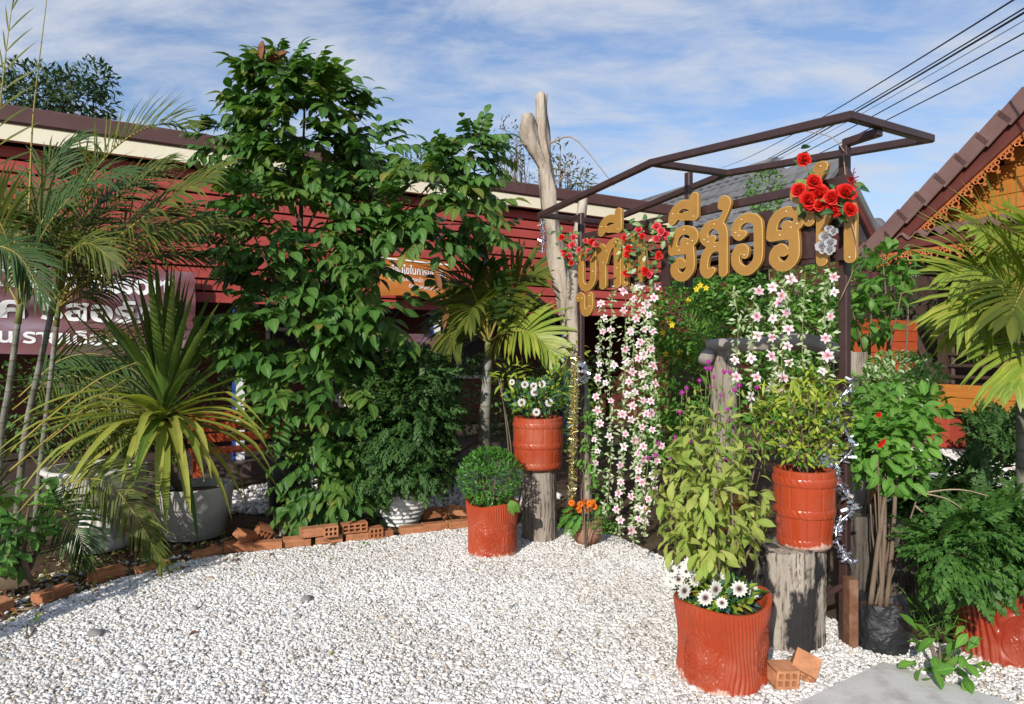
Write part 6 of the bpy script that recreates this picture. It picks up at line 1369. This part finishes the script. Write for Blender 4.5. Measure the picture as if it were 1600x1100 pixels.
shrub('fern_palm', 'low dark shrub in shade under the timber deck', 'shrub', P(1545, 680, 9.5)*1-UP*P(1545, 680, 9.5).z, [(1570, 675, 9.3, 44, 24, 0.3, 1)], 160, SP, 'leaf_cypress', (1.2, 2.0), 58, 0.4, 0, stems=6)
pq = thing('young_palm', 'small palm sprout with pale fronds in front of bright hedge', 'palm', P(1110, 620, 5.9)*1-UP*P(1110, 620, 5.9).z)
palm(pq, [(pp((1112, 620, 5.7), (1105, 560, 5.6), (1085, 505, 5.5), (1070, 480, 5.5)), 16, 0.22, 0.016, 0.1, 0.5, 0.006), (pp((1112, 620, 5.7), (1090, 580, 5.6), (1060, 560, 5.5), (1050, 570, 5.5)), 14, 0.2, 0.016, 0.3, 0.3, 0.006), (pp((1112, 620, 5.7), (1110, 550, 5.7), (1118, 500, 5.7)), 14, 0.2, 0.014, 0.1, 0.4, 0.006)], ['leaf_fern', 'leaf_palm'], 'stem_green', 80)

# trees beyond the roofs
def far_tree(label, base, blobs, n, mat, size, seed, geos, lo=0.3, stems=10): return shrub('distant_tree', label, 'tree', base, blobs, n, geos, mat, size, seed, lo, 0, upw=0.2, stems=stems, rest='crown', group='trees beyond the roofs', r0=0.07)
FT = LG(0.22, 0.055, 2, 0.2, 0.5)
far_tree('dark feathery tree rising above the long house roof', (-10.5, 16, 0), [(60, 145, 16, 55, 45, 1.0, 3), (120, 155, 16, 50, 40, 1.0, 3), (150, 125, 16, 24, 30, 0.6, 1), (30, 160, 16, 45, 40, 0.8, 2)], 2200, 'leaf_far', (0.7, 1.3), 61, FT, stems=16)
far_tree('thin sparse tree with few leaves left of dead trunk', (-0.1, 17, 0), [(792, 235, 17, 26, 50, 0.6, 2), (800, 270, 17, 45, 30, 0.6, 2), (815, 225, 17, 14, 30, 0.4, 1)], 300, 'leaf_far_dry', (0.6, 1.0), 62, FT, stems=26)
far_tree('sparse brownish tree right of dead trunk above red siding', (1.4, 17, 0), [(885, 275, 17, 40, 30, 0.6, 2), (870, 250, 17, 22, 30, 0.5, 1), (905, 285, 17, 26, 20, 0.5, 1)], 380, 'leaf_far_dry', (0.6, 1.0), 63, FT, stems=26)
far_tree('pale green treetop peeking over the roof behind garden tree', (-2.2, 16.5, 0), [(655, 258, 16.5, 36, 24, 0.5, 2), (600, 265, 16.5, 30, 18, 0.5, 1)], 360, 'leaf_far', (0.6, 1.0), 64, FT, stems=10)

# ------------------------------------------------------------------ silk flowers and tinsel on the sign
LS = LG(0.04, 0.016, 2, 0.25, 0.6)
def strand(label, u0, v0, u1, v1, off, nb, seed, small=False, grp='lily strings on the sign'):
    rr = random.Random(seed); a = on_sign(u0, off); a.z = P(u0, v0, a.y).z; b = on_sign(u1, off+rr.uniform(0, .1)); b.z = P(u1, v1, b.y).z
    root = thing('flower_string', label, 'flower string', a, grp)
    pts = catmull([a, a.lerp(b, .35)+Vector((rr.uniform(-.02, .02), rr.uniform(-.03, .01), 0)), a.lerp(b, .7)+Vector((rr.uniform(-.02, .02), rr.uniform(-.03, .01), 0)), b], 40)
    part('string', MB().add(tube_geo(pts, 0.0025, 5)), 'stem_green', root); Ms = []
    nb = int(nb*1.05)
    for i in range(int(nb*13)):
        p = pts[rr.randrange(41)].lerp(pts[rr.randrange(41)], 0.0); q = p + Vector((rr.gauss(0, .012), rr.gauss(0, .012), rr.uniform(-.02, .02)))
        Ms.append(frame(q, (rr.gauss(0, 1), rr.gauss(-.3, .7), rr.gauss(-.1, .8)), (0, -1, .5), rr.uniform(.7, 1.2)))
    put_leaves(root, 'leaf', LS, 'leaf_silk', Ms, 0, 'foliage', False)
    for i in range(nb):
        t = (i+0.35+rr.uniform(-.12, .12))/nb; p = pts[int(t*40)] + Vector((rr.uniform(-.032, .032), -0.03, 0))
        if small and rr.random() < .6: continue
        d = Vector((rr.uniform(-1.0, .6), -1, rr.uniform(-.35, .75)))
        z = d.normalized(); x = UP.cross(z).normalized(); y = z.cross(x); s = rr.uniform(.50, .76)
        link('blossom', lilies[rr.randrange(6)], root, Matrix(((x.x*s, y.x*s, z.x*s, p.x), (x.y*s, y.y*s, z.y*s, p.y), (x.z*s, y.z*s, z.z*s, p.z), (0, 0, 0, 1))) @ RZ(rr.uniform(0, 6)))
for i, (u0, v0, u1, v1, nb, sm, lab) in enumerate(((940, 468, 930, 740, 12, False, 'pink lily string hanging leftmost under the sign'), (958, 452, 948, 800, 13, True, 'leafy lily string with few blooms, second from sign left end'), (978, 455, 967, 836, 15, False, 'long pink lily string, middle one of left bundle'),
      (990, 448, 990, 845, 18, False, 'longest dense pink lily string reaching the gravel'), (1003, 446, 1006, 830, 18, False, 'dense pink lily string, second last of left bundle'), (1020, 440, 1020, 780, 14, False, 'pink lily string on the edge of bundle facing the hedge'),
      (1147, 452, 1145, 610, 5, True, 'sparse lily string, first under the fourth big letter'), (1178, 450, 1171, 640, 6, False, 'lily string, second of the right bundle'), (1208, 440, 1207, 625, 7, False, 'lily string, third of the right bundle'), (1226, 432, 1224, 630, 8, False, 'lily string with full blooms, fourth of the right bundle'),
      (1258, 425, 1254, 600, 5, True, 'sparse pale lily string, fifth of the right bundle'), (1296, 420, 1288, 600, 6, False, 'lily string hanging closest to the tall sign post'))):
    strand(lab, u0, v0, u1, v1, 0.05+0.02*(i % 2), nb, 100+i, sm)
RL = [leaf_geo(0.06, 0.036, 4, 0.25, 0.5), leaf_geo(0.075, 0.04, 4, 0.3, 0.8)]
def bouquet(label, spots, meshes, off, nleaf, spread, seed, lsize=(.7, 1.1), mats=('leaf_rose',)):
    rr = random.Random(seed); c = [sum(s[i] for s in spots)/len(spots) for i in (0, 1)]
    b = on_sign(c[0], off); root = thing('rose_bouquet', label, 'flowers', P(c[0], c[1], b.y), 'rose bunches tied to the sign')
    for k, (u, v, s) in enumerate(spots):
        q = on_sign(u, off+rr.uniform(-.02, .03)); p = P(u, v, q.y); d = Vector((rr.uniform(-.6, .1), -1, rr.uniform(0, .45))).normalized(); x = UP.cross(d).normalized(); y = d.cross(x)
        link('rose', meshes[rr.randrange(len(meshes))], root, Matrix(((x.x*s, y.x*s, d.x*s, p.x), (x.y*s, y.y*s, d.y*s, p.y), (x.z*s, y.z*s, d.z*s, p.z), (0, 0, 0, 1))) @ RZ(rr.uniform(0, 6)))
        e = P(c[0], c[1], b.y) + Vector((0.02, 0.03, 0)); part('stalk', MB().add(tube_geo([p, p.lerp(e, .6)-UP*.01, e], 0.003, 5)), 'stem_green', root)
    Ms = []
    for i in range(nleaf):
        u, v, s = spots[rr.randrange(len(spots))]; u += max(-spread*1.1, min(spread*1.1, rr.gauss(0, spread*.7))); v += max(-spread*1.1, min(spread*1.1, rr.gauss(0, spread*.7))); q = on_sign(u, off-0.03+rr.uniform(-.02, .03)); p = P(u, v, q.y)
        Ms.append(frame(p, (rr.gauss(0, 1), rr.gauss(-.4, .6), rr.gauss(0, .8)), (-.3, -1, .6), rr.uniform(*lsize)))
    put_leaves(root, 'leaf', RL, list(mats), Ms, 120)
bouquet('bunch of big red roses tied at the right end of the sign', [(1256, 249, .75), (1272, 284, .8), (1248, 297, .75), (1281, 303, 1.0), (1263, 313, .9), (1299, 309, .75), (1323, 301, .95), (1301, 328, .75), (1328, 327, .75), (1266, 322, .7), (1281, 320, .65)], roseA, 0.16, 46, 17, 5)
bouquet('cluster of small red roses before the first gold letter', [(878, 371, .9), (880, 392, .9), (894, 383, 1), (896, 371, .9), (905, 390, .8), (925, 379, 1), (931, 382, .9), (920, 392, .9), (890, 400, .9), (883, 399, .9), (893, 410, .8), (915, 376, .7)], roseB, 0.17, 60, 9, 6, (.5, .85))
bouquet('wide spray of small red roses between the two words', [(976, 372, .9), (982, 388, 1), (980, 397, .9), (998, 359, .9), (1003, 369, .8), (1026, 354, 1.1), (1033, 361, 1), (1041, 367, 1), (1026, 373, .9), (1030, 399, 1), (978, 427, .9), (1008, 423, 1.1), (1015, 430, .8)], roseB, 0.16, 110, 13, 7, (.5, .9), ('leaf_rose', 'leaf_rose', 'leaf_silk'))
def tinsel(name, label, mat, pts, rad, n, seed, spread=1.0):
    rr = random.Random(seed); m = MB(); C = catmull(pts, 60)
    g = ([(-0.5, 0, 0), (0.5, 0, 0), (0.5, 1, 0.1), (-0.5, 1, 0.1)], [(0, 1, 2, 3)], None)
    for i in range(n):
        p = C[rr.randrange(61)] + Vector((rr.gauss(0, .006), rr.gauss(0, .006), rr.gauss(0, .012))); d = Vector((rr.gauss(0, 1), rr.gauss(0, 1), rr.gauss(0, .6))).normalized()
        M = frame(p, d, (rr.gauss(0, 1), rr.gauss(0, 1), rr.gauss(0, 1))); l = rad*rr.uniform(.5, 1.2); m.add(g, M @ Matrix.Diagonal((l*0.16*spread, l, l, 1)), 0, False)
    root = thing(name, label, 'tinsel', pts[0]); part('core', MB().add(tube_geo(C, 0.006, 5)), mat, root); part('tinsel', m, mat, root, kind='stuff')
def sp_(u, v, off): q = on_sign(u, off); return P(u, v, q.y)
tinsel('tinsel_garland', 'gold tinsel garland hanging beside the left sign post', 'tinsel_gold', [sp_(900, 560, .12), sp_(897, 640, .13), sp_(895, 720, .12), sp_(893, 790, .12)], 0.04, 1300, 1)
tinsel('tinsel_garland', 'silver tinsel wound round the right sign post', 'tinsel_silver', [pR+Vector((-.03, -.05, z))+Vector((.05*math.sin(z*20), .02*math.cos(z*20), 0)) for z in (1.35, 1.2, 1.1, 1.0, .9, .8, .7, .6, .5, .42)], 0.036, 420, 2, 2.2)
tinsel('tinsel_garland', 'short silver tinsel at the far left corner of the canopy', 'tinsel_silver', [Ca+Vector((0, 0, -.03)), Ca+Vector((.02, -.01, -.15)), Ca+Vector((0.01, 0, -.3))], 0.03, 250, 3)
tinsel('tinsel_garland', 'silver tinsel wisp on the left sign post among leaves', 'tinsel_silver', [sp_(905, 565, .08), sp_(915, 580, .1), sp_(908, 600, .08)], 0.04, 160, 4, 1.6)
sv = thing('silver_ornament', 'crumpled silver foil flowers on the last big letter', 'ornament', sp_(1292, 385, .14))
svm = MB().add(rose_geo(0.045, 12, 9)).mesh('foil_flower', 'petal_silver')
for u, v, s in ((1290, 371, .7), (1287, 386, .85), (1298, 380, .65), (1297, 391, .6), (1303, 362, .5), (1296, 358, .5)): 
    link('foil_flower', svm, sv, frame(sp_(u, v, .14), UP, (-.4, -1, .3), s) @ RX(0.3))
tinsel('red_ribbon', 'small red tinsel tied to the right post above roses', 'tinsel_red' if 'tinsel_red' in MATS else 'petal_rose', [sp_(1330, 278, .05), sp_(1334, 285, .05)], 0.028, 45, 5)
for i, pts in enumerate((((1318, 240, .05), (1322, 290, .06), (1326, 330, .12), (1338, 380, .13), (1334, 420, .05), (1312, 470, .04)), ((1322, 240, .05), (1300, 215, .02), (1260, 205, .0)))):
    single('wire', MB().add(tube_geo(catmull([sp_(*p) for p in pts], 20), 0.0025, 5)), 'twig_dry', ('thin brown wire trailing down the right sign post', 'thin wire stretched under the canopy by big roses')[i], 'wire')
# creeper beside the left post
shrub('creeper', 'small leaved green creeper climbing the left sign post', 'vine', (0.56, 5.2, 0), [(922, 700, 5.15, 16, 60, 0.06, 3), (925, 630, 5.2, 16, 40, 0.06, 1), (935, 770, 5.15, 16, 40, 0.08, 1)], 170, LG(0.065, 0.034, 3, 0.25, 0.8), 'leaf_vine', (0.6, 1.1), 71, 0.2, 170, droop=0.3, stems=4, r0=0.005)
shrub('ground_cover', 'fine green ground plants at the foot of lily strings', 'plant', (0.75, 5.1, 0), [(945, 815, 5.1, 30, 18, 0.12, 1)], 240, LG(0.04, 0.01, 2), 'leaf_hedge', (0.7, 1.2), 72, 0.3, 0, upw=0.6, stems=0)

# ------------------------------------------------------------------ litter on the beds
lt = MB(); lr = random.Random(99); lg_ = [leaf_geo(0.06, 0.028, 3, 0.4, 0.8), leaf_geo(0.045, 0.02, 3, -0.4, 0.5), leaf_geo(0.1, 0.006, 2, 0.2, 0.3)]
for k in range(1500):
    t = lr.random() if k % 2 else lr.random()*0.5; b = line[int(t*115)]; p = b + Vector((lr.gauss(-0.15, .3), lr.gauss(0.35, .35), 0)); p.z = -0.02 + lr.uniform(0, .02)
    if k % 9 == 0: p = b + Vector((lr.gauss(0.15, .12), lr.gauss(-0.15, .1), 0.012))
    lt.add(lg_[lr.randrange(3)], frame(p, (lr.gauss(0, 1), lr.gauss(0, 1), lr.uniform(-.1, .3)), (lr.gauss(0, .4), lr.gauss(0, .4), 1)), lr.choice((0, 0, 1, 2)))
for k in range(150):
    x, y = lr.uniform(-2.2, 1.6), lr.uniform(2.95, 5.6)
    if inside(FRONT, np.array([x]), np.array([y]))[0]:
        lt.add(lg_[lr.randrange(2)], frame((x, y, 0.016), (lr.gauss(0, 1), lr.gauss(0, 1), lr.uniform(-.1, .2)), (lr.gauss(0, .3), lr.gauss(0, .3), 1), lr.uniform(.2, .55)), lr.choice((0, 0, 1, 2)))
part('leaf_litter', lt, ['dry_leaf', 'twig_dry', 'leaf_strap_old'], None, kind='stuff')

shrub('leafy_shrub', 'leafy shrub out of view, added to shade the gravel edge', 'shrub', (-3.0, 2.75, 0), [(-520, 640, 2.75, 160, 180, 0.4, 2), (-380, 760, 2.9, 90, 110, 0.3, 1)], 330, LG(0.10, 0.045, 4, 0.25, 0.5), 'leaf_vine', (0.7, 1.3), 147, 0.3, 0, upw=0.3, droop=0.2, stems=10)  # unseen shrub, added for the broken plant shade it casts on the gravel
